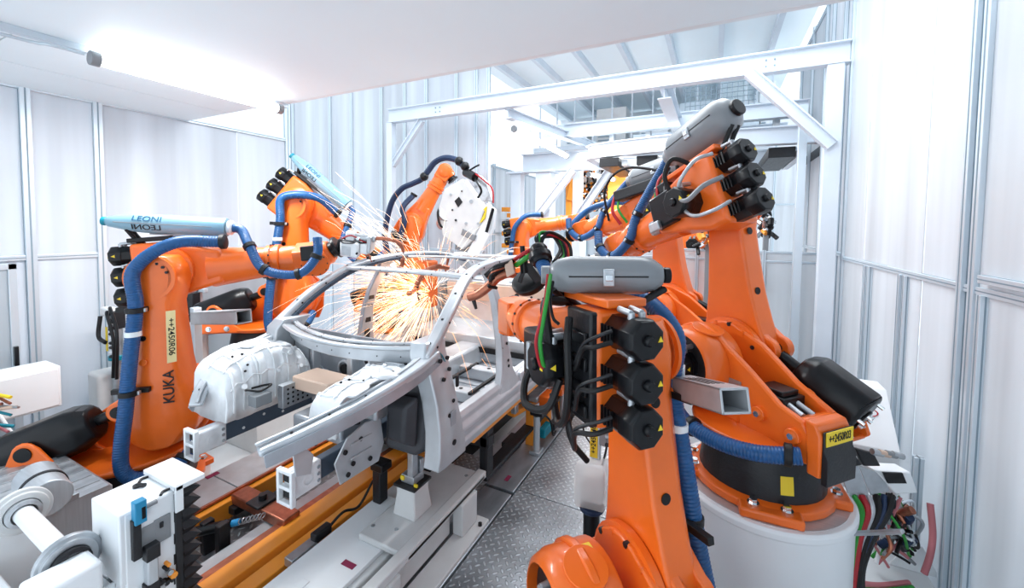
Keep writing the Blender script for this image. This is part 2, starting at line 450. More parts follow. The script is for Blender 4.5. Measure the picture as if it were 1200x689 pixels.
# second, further portion of the right wall and the low guard across the aisle
panel_wall('wall_far_right', (WR + .05, 6.75), (WR + .05, 10.5), -.3, 6.2, [0, .12, .3, .42, .7, 1], [2.15, 6.1], 'milky', .08, .7)
wg = panel_wall('wall_low_guard', (-1.2, 7.4), (WR, 7.4), 0, 2.15, [0, .35, .7, 1], [1.98, 2.12], 'sheet', .05, 1.2)
panel_wall('wall_rear', (-6, 21), (5, 21), -.3, 7.5, [0, .15, .3, .45, .6, .75, 1], [3.5, 7.4], 'milkyw', .1, 1.4)
panel_wall('wall_inner_left', (-6.9, BY + .2), (-6.9, 20), -.3, 4.6, [0, .2, .4, .6, .8, 1], [2.2, 4.5], 'milkyw', .1, 1.4)


# ---------------------------------------------------------------- overhead steelwork
def ibeam(name, p0, p1, h, w, label, group=None, m='frame'):
    t = thing(name, p0, label, 'beam', group=group)
    T = frame_to(p0, p1); L = (V(p1) - V(p0)).length; e = .014
    MB(T).box((0, 0, L / 2), (e, h, L)).build('web', m, t, 0, False)
    MB(T).box((0, h / 2, L / 2), (w, e * 1.3, L)).build('flange', m, t, .003, False)
    MB(T).box((0, -h / 2, L / 2), (w, e * 1.3, L)).build('flange', m, t, .003, False)
    return t


bt = ibeam('steel_beam', (-6.15, 6.6, 4.72), (1.46, 6.6, 4.72), .26, .16, 'long white steel beam spanning the cell high up between the back wall post and right wall')
wt = thing('support_post', (-6.1, 6.6, 0), 'white steel post at the back wall carrying the left end of the long beam', 'post')
MB().bb((-6.17, 6.53, -.3), (-6.03, 6.67, 4.58)).build('post', 'frame', wt, .006)
wt2 = thing('support_post', (1.36, 6.6, 0), 'tall white steel post at the right wall carrying the right end of the long beam', 'post')
MB().bb((1.22, 6.53, 0), (1.4, 6.67, 4.58)).build('post', 'frame', wt2, .006)
for pl in ((1.2, 6.5), (-6.19, 6.5)):
    pass
ibeam('diagonal_brace', (-6.05, 6.6, 3.72), (-5.3, 6.6, 4.56), .1, .1, 'short white diagonal brace under the left end of the long beam')
ibeam('diagonal_brace', (1.3, 6.5, 3.55), (.35, 6.5, 4.6), .13, .13, 'white diagonal brace under the right end of the long beam')
for x in (-4.9, .6):
    q = MB()
    for i in (-.05, .05):
        for j in (-.04, .04): q.cyl((x + i, 6.585, 4.72 + j), (x + i, 6.572, 4.72 + j), .012, seg=6)
    q.build('bolt', 'gap', bt)
# beams running away from the long beam
ibeam('ceiling_beam', (-.75, 6.65, 4.55), (-.75, 12, 4.55), .22, .2, 'white ceiling beam running away from the middle of the long beam')
ibeam('ceiling_beam', (-3.4, 6.65, 4.5), (-2.5, 12, 4.5), .16, .14, 'narrow white ceiling beam running away beside the fluorescent tube')
ibeam('cross_beam', (-3.6, 8.8, 4.6), (1.4, 8.8, 4.6), .26, .2, 'white cross beam behind the long beam, at the front of the conveyor loop')
ibeam('cross_beam', (-4.6, 9.9, 4.1), (-2.0, 9.9, 4.1), .45, .3, 'deep white cross beam resting on the two far columns')
ibeam('cross_beam', (-2, 11.2, 4.75), (1.4, 11.2, 4.75), .24, .2, 'far white cross beam above the conveyor loop')
rc = thing('roof_deck', (-1.5, 9, 5.9), 'pale roof deck with purlins high above the long beam', 'roof')
MB().bb((-5.6, 7.3, 6.6), (1.6, 21, 6.7)).build('deck', 'ceil', rc, 0, False)
for x in (-5, -4, -3, -2, -1, 0, 1):
    MB().bb((x - .05, 7.2, 6.42), (x + .05, 20, 6.6)).build('purlin', 'frame', rc, 0, False)
# mezzanine fascia with boxes behind the long beam
mz = thing('mezzanine', (-1.5, 12.5, 4.9), 'white mezzanine level with cabinets behind the long beam', 'mezzanine')
MB().bb((-5.4, 12.4, 4.85), (1.4, 15, 5.0)).build('deck', 'frame', mz, .01)
MB().bb((-5.4, 15, 5), (1.4, 15.1, 6.5)).build('wall_sheet', 'white', mz, 0, False)
for i in range(12):
    x = -5.2 + i * .58
    MB().bb((x, 12.42, 5.0), (x + .04, 12.46, 6.5)).build('stile', 'frame', mz, 0, False)
for i, (x, wd, h, m) in enumerate(((-4.4, .7, .8, 'white'), (-3.4, .9, 1.1, 'cream'), (-2.1, .8, .7, 'white'), (-1.0, .9, 1.0, 'alu'), (.2, .8, .8, 'alu'), (.95, .35, 1.3, 'white'))):
    MB().bb((x, 12.7, 5.0), (x + wd, 13.3, 5.0 + h)).build('cabinet', m, mz, .01)
    q = MB()
    for j in range(5): q.bb((x + .06, 12.68, 5.12 + j * .11), (x + wd * .45, 12.7, 5.15 + j * .11))
    q.build('vent', 'gap', mz, 0, False)
q = MB()
for i in range(14): q.bb((-.6 + i * .09, 8.78, 4.75), (-.59 + i * .09, 8.8, 5.2))
for i in range(6): q.bb((-.6, 8.78, 4.75 + i * .09), (.6, 8.8, 4.757 + i * .09))
tag(q.build('wire_mesh', 'gap', None, 0, False), 'grey wire mesh guard standing on the cross beam behind the right brace', 'mesh')
# oval overhead conveyor
cv = thing('overhead_conveyor', (-1, 9.8, 4.1), 'oval white overhead conveyor track with dark carriages underneath', 'conveyor')
pts = [];
for i in range(41):
    a = 2 * PI * i / 40
    pts.append(V(-.1 + 2.4 * max(-1, min(1, 1.35 * math.cos(a))), 9.6 + 1.25 * math.sin(a), 4.08))
c = MB().sweep(pts, [(-.04, -.13), (.04, -.13), (.04, .13), (-.04, .13)]); c.build('track', 'frame', cv, 0)
MB().sweep([p + V(0, 0, .14) for p in pts], [(-.1, -.01), (.1, -.01), (.1, .01), (-.1, .01)]).build('track_flange', 'frame', cv, 0)
MB().sweep([p + V(0, 0, -.14) for p in pts], [(-.1, -.01), (.1, -.01), (.1, .01), (-.1, .01)]).build('track_flange', 'frame', cv, 0)
for i in range(6):
    x = -2.2 + i * .75
    MB().bb((x, 8.5, 3.72), (x + .40, 10.5, 3.90)).build('carriage', 'cast', cv, .01)
    MB().bb((x + .44, 8.6, 3.74), (x + .56, 10.5, 3.86)).build('carriage_rail', 'frame', cv, .004)
    MB().bb((x + .1, 8.9, 4.2), (x + .2, 9.1, 4.5)).build('hanger', 'galv', cv, .004)
# far columns with diagonals
for i, (x, lb) in enumerate(((-3.95, 'broad white steel column under the left end of the deep cross beam'), (-4.75, 'grey steel column beside the back wall end'))):
    t = thing('steel_column', (x, 9.9, 0), lb, 'column')
    wd = .2 if i == 0 else .14
    MB().bb((x - wd, 9.9 - wd, -.3), (x + wd, 9.9 + wd, 3.9)).build('shaft', 'frame', t, .01)
    MB().bb((x - wd - .08, 9.8 - wd, 3.84), (x + wd + .08, 10 + wd, 3.9)).build('cap_plate', 'frame', t, .005)
t = thing('steel_column', (-3.3, 10.6, 0), 'white steel column between the two diagonal braces', 'column')
MB().bb((-3.42, 10.5, -.3), (-3.2, 10.72, 4)).build('shaft', 'frame', t, .01)
ibeam('diagonal_brace', (-3.98, 9.55, 2.75), (-3.1, 9.55, 3.84), .16, .16, 'white diagonal brace rising from the broad column to the deep cross beam')
ibeam('diagonal_brace', (-3.05, 9.6, 2.6), (-2.2, 9.6, 3.84), .16, .16, 'second white diagonal brace, nearest the oval conveyor')


# ---------------------------------------------------------------- fluorescent lamps
def lamp(p0, p1, label, r=.035, pw=45):
    t = thing('fluorescent_lamp', p0, label, 'lamp')
    d = (V(p1) - V(p0)).normalized()
    MB().cyl(p0, p1, r, seg=16).build('tube', 'tube', t)
    MB().cyl(V(p0) - d * .06, V(p0), r * 1.25, seg=16).build('end_cap', 'grey', t, .004)
    MB().cyl(V(p1), V(p1) + d * .06, r * 1.25, seg=16).build('end_cap', 'grey', t, .004)
    for f in (.25, .75):
        p = V(p0).lerp(V(p1), f); MB().bb(p + V(-.012, -.03, r * .8), p + V(.012, .03, r + .08)).build('clip', 'galv', t)
    mid = V(p0).lerp(V(p1), .5); L = (V(p1) - V(p0)).length
    a = area(mid - V(0, 0, r + .02), .08, L, pw, (0, 0, math.atan2(d.y, d.x) - PI / 2)); a.name = 'tube_light'; a.parent = t; a.location = MWI[t.name] @ (mid - V(0, 0, r + .02))
    return t


lamp((-4.38, 1.5, 3.76), (-4.38, 2.95, 3.76), 'fluorescent tube under the ceiling edge at upper left', .045, 60)
lamp((-3.4, 6.95, 4.28), (-3.2, 9.3, 4.14), 'fluorescent tube below the narrow ceiling beam behind the long beam', .05, 60)
lamp((-2.9, 10.25, 3.80), (-2.6, 11.6, 3.80), 'small fluorescent tube near the deep cross beam in the far bay', .05, 50)
tag(MB().cyl((.9, 7.4, 6.2), (.9, 7.4, 6.12), .16, seg=20).build('ceiling_floodlight', 'tube', None, .01), 'round bright floodlight above the right end of the long beam', 'lamp')
cb = MB().tube([(-4.5, -.5, 3.8), (-4.5, 1.0, 3.79), (-4.44, 1.25, 3.79), (-4.4, 1.42, 3.78)], .012)
tag(cb.build('lamp_cable', 'alu'), 'pale cable running along the ceiling edge to the upper left tube', 'cable')
# ---------------------------------------------------------------- six axis robots
def circ(cx, cz, r, a0, a1, n):
    return [(cx + r * math.cos(R_(a0 + (a1 - a0) * i / n)), cz + r * math.sin(R_(a0 + (a1 - a0) * i / n))) for i in range(n + 1)]


def motor(F, c, ax, parent, L=.3, r=.105, name='hand_motor', tri=True, m='black', lab=None):
    """servo motor: stepped eight sided can along ax from c with end cap, button, plug and warning triangle"""
    T = F @ frame_to(c, V(c) + V(ax))
    oc = lambda R, z: [(R * math.cos(PI / 8 + PI / 4 * j) * 1.0, R * math.sin(PI / 8 + PI / 4 * j), z) for j in range(8)]
    b = MB(T); b.loops([oc(r * .92, 0), oc(r * .92, L * .55), oc(r * 1.0, L * .6), oc(r * 1.0, L * .93), oc(r * .9, L)])
    o = b.build(name, m, parent, .004, label=lab)
    MB(T).lathe([(r * .27, L), (r * .27, L + .012), (r * .2, L + .022)], seg=14).build('end_button', m, o)
    b = MB(T)
    for k in range(4): b.box((-r * .97, 0, L * (.08 + .11 * k)), (r * .12, r * .9, L * .05))
    tag(b.build('cooling_ribs', m, o), kind='stuff')
    b = MB(T)
    for sx in (-.3, .3):
        b.cyl((sx * r, r * .8, L * .66), (sx * r, r * 1.15, L * .66), r * .17, seg=10)
        b.cyl((sx * r, r * 1.12, L * .66), (sx * r * 1.1, r * 1.2, L * .3), r * .15, seg=10)
    b.build('plug_pair', 'galv', o)
    if tri:
        b = MB(T); b.loops([[(r * .52, -r * .1, L + .001), (r * .8, -r * .1, L + .001), (r * .66, r * .16, L + .001)], [(r * .52, -r * .1, L + .004), (r * .8, -r * .1, L + .004), (r * .66, r * .16, L + .004)]])
        b.add([(r * .93, -r * .12, L * .75), (r * .93, r * .16, L * .75), (r * .93, .02 * r, L * .88)], [(0, 1, 2)])
        b.build('warning_triangle', 'yellow', o, 0, False)
    return o


def clamp(F, c, ax, r, parent, m='rubber'):
    T = F @ frame_to(c, V(c) + V(ax))
    o = MB(T).lathe([(r, -.022), (r * 1.18, -.018), (r * 1.18, .018), (r, .022)], seg=18).build('hose_clamp', m, parent)
    MB(T).box((r * 1.25, 0, 0), (r * .3, r * .5, .03)).build('lug', 'galv', o, .003)
    return o


def robot(label, base, yaw, q2, q3, det=2, om='orange', pod='grey', pod_off=(0, 0, 0), pod_yaw=0, pod_pitch=0, hose='blue', q4=0, q5=-30, FA=1.2, foot=True, code=None, logo=False, arm_hose=True, a3=True, poddim=(.62, .095), wrist_hose=True, group=None, fs=1., hy=0, hv=0, cbx=0, hs=1):
    yaw, q2, q3 = R_(yaw), R_(q2), R_(q3)
    t = thing('industrial_robot', base, label, 'robot', yaw, group)
    W = world_of(t)
    A2 = V(.35, 0, .75); LW = W @ Matrix.Translation(A2) @ Matrix.Rotation(q2, 4, 'Y')
    A3 = A2 + V(math.sin(q2), 0, math.cos(q2)) * 1.25
    FW = W @ Matrix.Translation(A3) @ Matrix.Rotation(-q3, 4, 'Y')
    dd = det > 1
    # foot
    o = MB(W).lathe([(.50 * fs, 0), (.52 * fs, .01), (.52 * fs, .055), (.47 * fs, .075)], seg=16 if not dd else 24).build('base_foot', om, t, .006)
    if dd:
        for i in range(4):
            a = R_(45 + 90 * i); T = Matrix.Rotation(a, 4, 'Z')
            MB(W).box((.5 * fs - .01, 0, .03), (.16, .34, .06), T).build('foot_pad', om, o, .015)
        for i in range(4):
            for da in (-12, 12):
                a = R_(45 + 90 * i + da); p = V(.51 * fs * math.cos(a), .51 * fs * math.sin(a), .06)
                MB(W).lathe([(.034, 0), (.034, .012)], Matrix.Translation(p), 16).lathe([(.024, .012), (.024, .035)], Matrix.Translation(p), 6).build('bolt', 'chrome', o)
    MB(W).lathe([(.46 * fs, .06), (.455 * fs, .1), (.415 * fs, .33), (.40 * fs, .36)], seg=32).build('foot_cone', 'cast', t)
    if dd:
        for a in (-100, -60, 150, 35):
            a = R_(a); T = W @ Matrix.Rotation(a, 4, 'Z')
            s = [(.454 * fs * math.cos(u), .454 * fs * math.sin(u), .13) for u in (-.1, 0, .1)]; q = [(.436 * fs * math.cos(u), .436 * fs * math.sin(u), .24) for u in (-.1, 0, .1)]
            MB(T).loops([s, q], closed=False, caps=False).build('warning_label', 'yellow', t, 0, False)
    # carousel
    car = MB(W)
    car.lathe([(.41 * fs, .36), (.5 * fs, .375), (.5 * fs, .41), (.46 * fs, .44)], seg=40)
    car.lathe([(.5 * fs, .375), (.53 * fs, .40), (.53 * fs, .43), (.40 * fs, .45)], seg=40)
    co = car.build('carousel', om, t, .012)
    lc = [(.58, .40), (.64, .56)] + circ(.35, .75, .30, -12, 140, 9) + [(-.05, .84), (-.28, .68), (-.42, .64), (-.46, .58), (-.46, .40)]
    cheek = MB(W).prism(lc, .18, .23).build('left_cheek', om, co, .012)
    cyl = MB(W).lathe([(.265, -.20), (.28, -.18), (.28, .04), (.255, .11), (.225, .13), (.225, .06), (.10, .06)], Matrix.Translation((.35, .27, .75)) @ Matrix.Rotation(-PI / 2, 4, 'X'), 32, True)
    cyl.build('motor_housing', om, co, .006)
    MB(W).lathe([(.11, 0), (.11, .012)], Matrix.Translation((.28, .22, 1.015)) @ Matrix.Rotation(-.25, 4, 'Y'), 20).build('round_boss', om, co, .003)
    MB(W).cyl((.35, .34, .75), (.35, .335, .75), .22, seg=28).build('housing_recess', 'cast', co)
    motor(W, (.35, .27, .75), (0, 1, 0), co, .2, .12, 'axis_motor')
    rc = [(.55, .42), (.6, .6)] + circ(.35, .75, .29, 0, 120, 7) + [(.05, .94), (-.2, .76), (-.42, .65), (-.48, .58), (-.48, .40)]
    MB(W).prism(rc, -.09, -.04).build('right_cheek', om, co, .012)
    MB(W).bb((-.02, -.1, .44), (.1, .24, .6)).prism([(-.30, .60), (-.42, .66), (-.49, .60), (-.49, .4), (-.30, .4)], -.05, .2).build('rear_bridge', om, co, .02)
    if dd:
        for x, z in ((.0, .66), (-.16, .58), (-.38, .54)):
            MB(W).cyl((x, .225, z), (x, .26, z), .045, seg=16).build('screw_boss', om, co, .004)
            MB(W).cyl((x, .26, z), (x, .272, z), .02, seg=6).build('bolt', 'chrome', co)
        MB(W).bb((.628, .10, .8), (.61, .22, .88)).build('warning_label', 'paleyel', co, 0, False)
        MB(W).bb((.33, .13, 1.02), (.40, .21, 1.032)).build('type_label', 'yellow', co, 0, False)
        MB(W).bb((-.02, .232, .64), (.12, .236, .73)).build('type_plate', 'galv', co, 0, False)
    # vertical axis motor
    T1 = W @ Matrix.Translation((-.16, .07, 0))
    a1 = MB(T1).lathe([(.12, .44), (.12, .6)], seg=20).box((0, 0, .65), (.22, .2, .1)).box((.0, -.0, .715), (.17, .15, .035)).build('swivel_motor', 'black', t, .008)
    MB(T1).cyl((-.1, .05, .66), (-.2, .06, .63), .02, seg=10).cyl((-.1, -.03, .66), (-.2, -.04, .62), .02, seg=10).build('plug_pair', 'galv', a1)
    MB(T1).bb((-.26, -.1, .5), (-.1, .1, .62)).build('plug_block', 'rubber', a1, .01)
    # connection box at the rear with tag plate
    bxo = MB(W).prism([(-.46, .36), (-.53, .36), (-.53, .6), (-.50, .66), (-.44, .67)], -.04, .24).build('connection_box', om, t, .012)
    if code and code[0] == 'R':
        bx2 = MB(W).prism([(-.53, .33), (-.565, .33), (-.565, .48), (-.545, .52), (-.54, .63), (-.53, .63)], -.03, .225).build('tag_plate', 'cast', bxo, .004)
        MB(W).bb((-.548, -.02, .55), (-.542, .215, .63)).build('tag_strip', 'yellow', bxo, 0, False)
        text(code[1:], 'tag_lettering', 'ink', W @ Matrix.Translation((-.549, .10, .59)) @ Matrix(((0, 0, -1, 0), (-1, 0, 0, 0), (0, 1, 0, 0), (0, 0, 0, 1))), .066, bxo, .001, .62)
    # rear bracket and counterbalance cylinder on the right side
    hx, hz = -.27, .10
    HP = (LW @ V(hx, -.24, hz)); HL = W.inverted() @ HP; CL = V(-.45 + cbx, -.30, .60 + cbx * .2)
    br = MB(W)
    for y in (-.50, -.11):
        br.prism([(-.08, .40), (-.20 + cbx * .6, .48), (-.34 + cbx, .68)] + circ(-.43 + cbx, .65, .08, 60, 170, 5) + [(-.60 + cbx, .42), (-.56 + cbx, .38), (-.10, .38)], y, y + .03)
    bo = br.build('cylinder_bracket', om, co, .01)
    MB(W).cyl((-.43 + cbx, -.51, .645), (-.43 + cbx, -.495, .645), .055, seg=20).build('pin', 'black', bo)
    for x in (-.28 + cbx, -.48 + cbx): MB(W).cyl((x, -.52, .44), (x, -.5, .44), .022, seg=6).cyl((x, -.505, .44), (x, -.5, .44), .032, seg=14).build('bolt', 'chrome', bo)
    MB(W).bb((-.57 + cbx, -.5, .38), (-.10, -.08, .41)).build('bracket_floor', om, bo, .01)
    d = (HL - CL).normalized(); S = CL + V(0, 0, .05) - d * .22; E = HL - d * .20; T = frame_to(S, E, (0, 0, 1)); L = (E - S).length
    hexs = lambda k, z: [(k * a * 1.12, k * b * 1.15, z) for a, b in ((-.15, .02), (-.13, .10), (-.07, .155), (.07, .155), (.13, .10), (.15, .02), (.13, -.11), (.05, -.16), (-.05, -.16), (-.13, -.11))]
    cbx = MB(W @ T).loops([hexs(.9, 0), hexs(1, .03), hexs(1, L * .78), hexs(.92, L * .86), hexs(.86, L * .9), hexs(.7, L)])
    cbo = cbx.build('counterbalance_cylinder', 'black', t, .02, seg=3)
    MB(W @ T).cyl((0, 0, -.012), (0, 0, .0), .075, seg=20).build('end_disc', 'black', cbo, .004)
    q = MB(W @ T)
    for i in range(8):
        a = PI / 4 * i + .3
        R0 = .055 if i % 2 else .13
        MB(W @ T).cyl((R0 * math.cos(a), R0 * math.sin(a), .0), (R0 * math.cos(a), R0 * math.sin(a), -.035), .012, seg=8).build('stud', 'chrome', cbo)
    MB(W @ T).cyl((0, 0, L), (0, 0, L + .14), .045, seg=16).build('piston_rod', 'black', cbo)
    sk = 1 if T.col[1][2] > 0 else -1
    MB(W @ T).bb((-.06, sk * .158, L * .42), (.06, sk * .16, L * .55)).build('warning_label', 'paleyel', cbo, 0, False)
    for sx in (-1, 1): MB(W @ T).bb((sx * .148, -.05, L * .2), (sx * .158, .02, L * .62)).build('side_rib', 'black', cbo, .006)
    # link arm: outline in the arm plane with a raised centre ridge outside
    def armsec(u):
        if u < 0: return None
    st = [(-.24, -.10, .10), (-.20, -.20, .20), (-.1, -.27, .27), (0, -.29, .29), (.14, -.28, .28), (.3, -.24, .235), (.5, -.20, .20), (.8, -.17, .17), (1.0, -.155, .155), (1.12, -.185, .185), (1.22, -.2, .2), (1.32, -.18, .18), (1.40, -.12, .12)]
    rings = []
    for u, a, b in st:
        rings.append([(a, -.12, u), (a * .98, -.30, u), (a * .55, -.375, u), (b * .12, -.395, u), (b * .75, -.36, u), (b, -.28, u), (b, -.12, u)])
    la = MB(LW).loops(rings).build('link_arm', om, t, .02, seg=3)
    hn = MB(LW).prism([(-.05, .32), (-.2, .26)] + circ(hx, hz, .085, 100, 280, 8) + [(-.12, -.1), (-.02, -.2)], -.34, -.28).prism([(-.05, .32), (-.2, .26)] + circ(hx, hz, .085, 100, 280, 8) + [(-.12, -.1), (-.02, -.2)], -.20, -.14)
    hn.build('horn', om, la, .01)
    MB(LW).cyl((hx, -.35, hz), (hx, -.335, hz), .048, seg=18).cyl((hx, -.36, hz), (hx, -.13, hz), .03, seg=14).build('horn_pin', 'black', la)
    q = MB(LW).lathe([(.30, 0), (.315, .01), (.315, .05), (.25, .06)], Matrix.Translation((0, -.12, 0)) @ Matrix.Rotation(-PI / 2, 4, 'X'), 36)
    q.build('gear_ring', om, la)
    if dd:
        for i in range(14):
            a = 2 * PI * i / 14
            MB(LW).cyl((.275 * math.cos(a), -.06, .275 * math.sin(a)), (.275 * math.cos(a), -.035, .275 * math.sin(a)), .017, seg=6).build('gear_bolt', om if i % 2 else 'cast', la)
        for u in (.52, .98):
            MB(LW).cyl((-.05, -.392, u), (-.05, -.402, u), .03, seg=16).build('blanking_plug', om, la, .003)
            MB(LW).cyl((-.168 - .03 * (u < .6), -.2, u), (-.172 - .03 * (u < .6), -.2, u), .028, seg=16).build('drain_hole', 'black', la)
        MB(LW).cyl((-.05, -.388, .72), (-.05, -.396, .72), .022, seg=16).build('drain_hole', 'black', la)
        MB(LW).cyl((.0, -.355, 1.22), (.0, -.366, 1.22), .155, seg=28).build('head_recess', 'dorange', la)  # disc in a darker mottled orange marks the head recess
        MB(LW).lathe([(.155, 0), (.185, 0), (.185, .02), (.155, .02)], Matrix.Translation((0, -.36, 1.22)) @ Matrix.Rotation(PI / 2, 4, 'X'), 32, False).build('head_ring', om, la)
        for i in range(12):
            a = R_(20 + 22 * i)
            MB(LW).cyl((.13 * math.cos(a), -.37, 1.22 + .13 * math.sin(a)), (.13 * math.cos(a), -.385, 1.22 + .13 * math.sin(a)), .012, seg=6).build('head_bolt', 'cast', la)
    if logo:
        # upright lettering on the flat of the outer arm face
        fr = LW @ Matrix.Translation((.125, -.392, .30)) @ Matrix.Rotation(R_(12), 4, 'Z') @ Matrix(((0, -1, 0, 0), (0, 0, -1, 0), (1, 0, 0, 0), (0, 0, 0, 1)))
        text('KUKA', 'maker_lettering', 'ink', fr, .105, la, .002, 1.0)
        fr2 = LW @ Matrix.Translation((.135, -.362, .72)) @ Matrix.Rotation(R_(38), 4, 'Z')
        MB(fr2).bb((-.032, -.004, -.22), (.032, -.001, .22)).build('code_strip', 'paleyel', la, 0, False)
        text('++2450R06', 'code_lettering', 'ink', fr2 @ Matrix.Translation((0, -.005, 0)) @ Matrix(((0, 1, 0, 0), (0, 0, -1, 0), (-1, 0, 0, 0), (0, 0, 0, 1))), .058, la, .001, 1.15)
    # forearm
    fb = MB(FW)
    fb.prism([(-.27, .26), (-.27, -.30), (-.1, -.30), (.12, -.22), (.34, -.17), (.42, -.15), (.42, .14), (.2, .2), (-.08, .26)], -.10, .20)
    fo = fb.build('forearm', om, t, .03, seg=3)
    MB(FW).lathe([(.21, 0), (.21, .05), (.17, .07)], Matrix.Translation((0, -.09, 0)) @ Matrix.Rotation(PI / 2, 4, 'X'), 32).build('elbow_gear', om, fo)
    E1 = FA - .42
    tb = [[(x, .04 + w_ * math.cos(2 * PI * j / 16), -.01 + h_ * math.sin(2 * PI * j / 16)) for j in range(16)] for x, w_, h_ in ((.3, .17, .19), (.42, .16, .175), (.6, .145, .155), (E1, .14, .14))]
    MB(FW).loops(tb).build('forearm_tube', om, fo)
    MB(FW).lathe([(.145, 0), (.162, .01), (.162, .045), (.15, .055), (.15, .07), (.162, .08), (.162, .12), (.14, .13)], Matrix.Translation((E1 - .02, .04, -.01)) @ Matrix.Rotation(PI / 2, 4, 'Y'), 28).build('roll_joint_ring', om, fo)
    if dd:
        for i in range(14):
            a = 2 * PI * i / 14
            MB(FW).cyl((E1 + .03, .04 + .162 * math.cos(a), -.01 + .162 * math.sin(a)), (E1 + .03, .04 + .171 * math.cos(a), -.01 + .171 * math.sin(a)), .010, seg=6).build('ring_bolt', 'cast', fo)
    # wrist, turned by q4 about the forearm then bent by q5
    WW = FW @ Matrix.Translation((E1 + .1, .04, -.01)) @ Matrix.Rotation(R_(q4), 4, 'X')
    D = FA - E1 - .1
    wr_ = MB(WW).lathe([(.14, 0), (.142, D * .35), (.125, D * .62)], Matrix.Rotation(PI / 2, 4, 'Y'), 24)
    wr_.prism(circ(D, 0, .135, -100, 100, 12) + [(D * .4, .13), (D * .4, -.13)], -.14, .115)
    wo = wr_.build('wrist', om, t, .014)
    MB(WW).lathe([(.13, 0), (.13, .02), (.10, .035)], Matrix.Translation((D, -.135, 0)) @ Matrix.Rotation(PI / 2, 4, 'X'), 26).build('wrist_cover', om, wo)
    if dd:
        for i in range(10):
            a = 2 * PI * i / 10
            MB(WW).cyl((D + .112 * math.cos(a), -.15, .112 * math.sin(a)), (D + .112 * math.cos(a), -.165, .112 * math.sin(a)), .009, seg=6).build('wrist_bolt', 'cast', wo)
    GW = WW @ Matrix.Translation((D, 0, 0)) @ Matrix.Rotation(R_(-q5), 4, 'Y')
    MB(GW).lathe([(.115, .0), (.12, .12), (.10, .16)], Matrix.Rotation(PI / 2, 4, 'Y'), 24).build('wrist_head', om, wo, .006)
    MB(GW).lathe([(.082, .16), (.082, .2), (.11, .205), (.11, .235)], Matrix.Rotation(PI / 2, 4, 'Y'), 26).build('tool_flange', 'black', wo, .004)
    # hand axis motors: three, one above the other, behind the elbow
    for k, (y, z) in enumerate(((.08, .16), (.08, -.03), (.08, -.22))):
        motor(FW, (-.25, y, z), (-1, 0, 0), t, .235, .094)
    if a3: motor(FW, (.0, .14, -.04), (0, 1, 0), t, .25, .12, 'elbow_motor')
    # cable pod over the forearm
    if pod:
        PL, PR = poddim
        PW = FW @ Matrix.Translation(V(.02, .02, .46) + V(pod_off)) @ Matrix.Rotation(R_(pod_yaw), 4, 'Z') @ Matrix.Rotation(R_(-pod_pitch), 4, 'Y')
        prof = [(.012, -PL), (PR * .55, -PL + .01), (PR * .85, -PL + .05), (PR, -PL + .12), (PR, PL - .12), (PR * .85, PL - .05), (PR * .55, PL - .01), (.02, PL)]
        if pod != 'grey': prof = [(.012, -PL), (PR * .4, -PL + .01), (PR * .55, -PL + .03), (PR * .95, -PL + .22), (PR, -PL + .3), (PR, PL - .08), (PR * 1.02, PL - .07), (PR * 1.02, PL - .01), (.02, PL)]
        po = MB(PW).lathe(prof, Matrix.Rotation(PI / 2, 4, 'Y'), 28).build('cable_pod', 'grey' if pod == 'grey' else 'podblue', t)
        MB(PW).bb((-PL + .1, -PR * 1.02, -.004), (PL - .1, PR * 1.02, .004)).build('pod_seam', 'cast' if pod == 'grey' else 'grey', po, .002)
        if pod == 'grey':
            for x in (0,):
                for s_ in (-1, 1):
                    MB(PW).bb((x - .028, s_ * PR * .98, -.05), (x + .028, s_ * (PR + .012), .04)).build('latch', 'galv', po, .005)
                    MB(PW).bb((x - .018, s_ * (PR + .01), -.02), (x + .018, s_ * (PR + .02), .01)).build('latch_clip', 'chrome', po, .003)
            MB(PW).cyl((-PL + .0, 0, 0), (-PL - .035, 0, 0), PR * .42, seg=14).build('pod_cap', 'black', po, .006)
            MB(PW).cyl((PL - .01, 0, 0), (PL + .04, 0, 0), PR * .5, seg=14).build('pod_outlet', 'grey', po, .006)
        else:
            MB(PW).cyl((-PL + .01, 0, 0), (-PL - .02, 0, 0), PR * .45, seg=14).build('pod_cap', 'teal', po, .004)
            MB(PW).lathe([(PR * .75, PL), (PR * .8, PL + .03), (PR * .6, PL + .04)], Matrix.Rotation(PI / 2, 4, 'Y'), 20).build('pod_outlet', 'white', po)
            MB(PW).bb((-PL + .34, -.03, -PR * .98), (-PL + .64, .03, -PR - .012)).build('slide_rail', 'grey', po, .004)
            MB(PW).bb((PL - .42, -.035, -PR - .02), (PL - .05, .035, -PR * .9)).build('slide_rail', 'grey', po, .004)
            for a_, mm in ((28, 'inkblue'), (-24, 'ink')):
                a = R_(a_); Tt = PW @ Matrix.Translation((-PL + .34, 0, 0)) @ Matrix.Rotation(a, 4, 'X').inverted() @ Matrix.Translation((0, -PR - .001, 0)) @ Matrix.Rotation(PI / 2, 4, 'X')
                if a_ < 0: Tt = Tt @ Matrix.Diagonal((-1, 1, 1, 1))
                text('LEONI', 'maker_lettering', mm, Tt, .068, po, .001, 1.15)
        for x in (-.3, .28):
            for dy in (-.03, .03): 
                q0 = PW @ V(x, dy, -PR * .7); q1 = FW @ V(x * .7, dy + .05, .2)
                MB().cyl(q0, q1, .017, seg=10).build('pod_bracket', 'rubber', po)
        MB(FW).bb((-.3, -.06, .27), (.28, .16, .31)).build('pod_base', om if pod == 'grey' else 'rubber', po, .008)
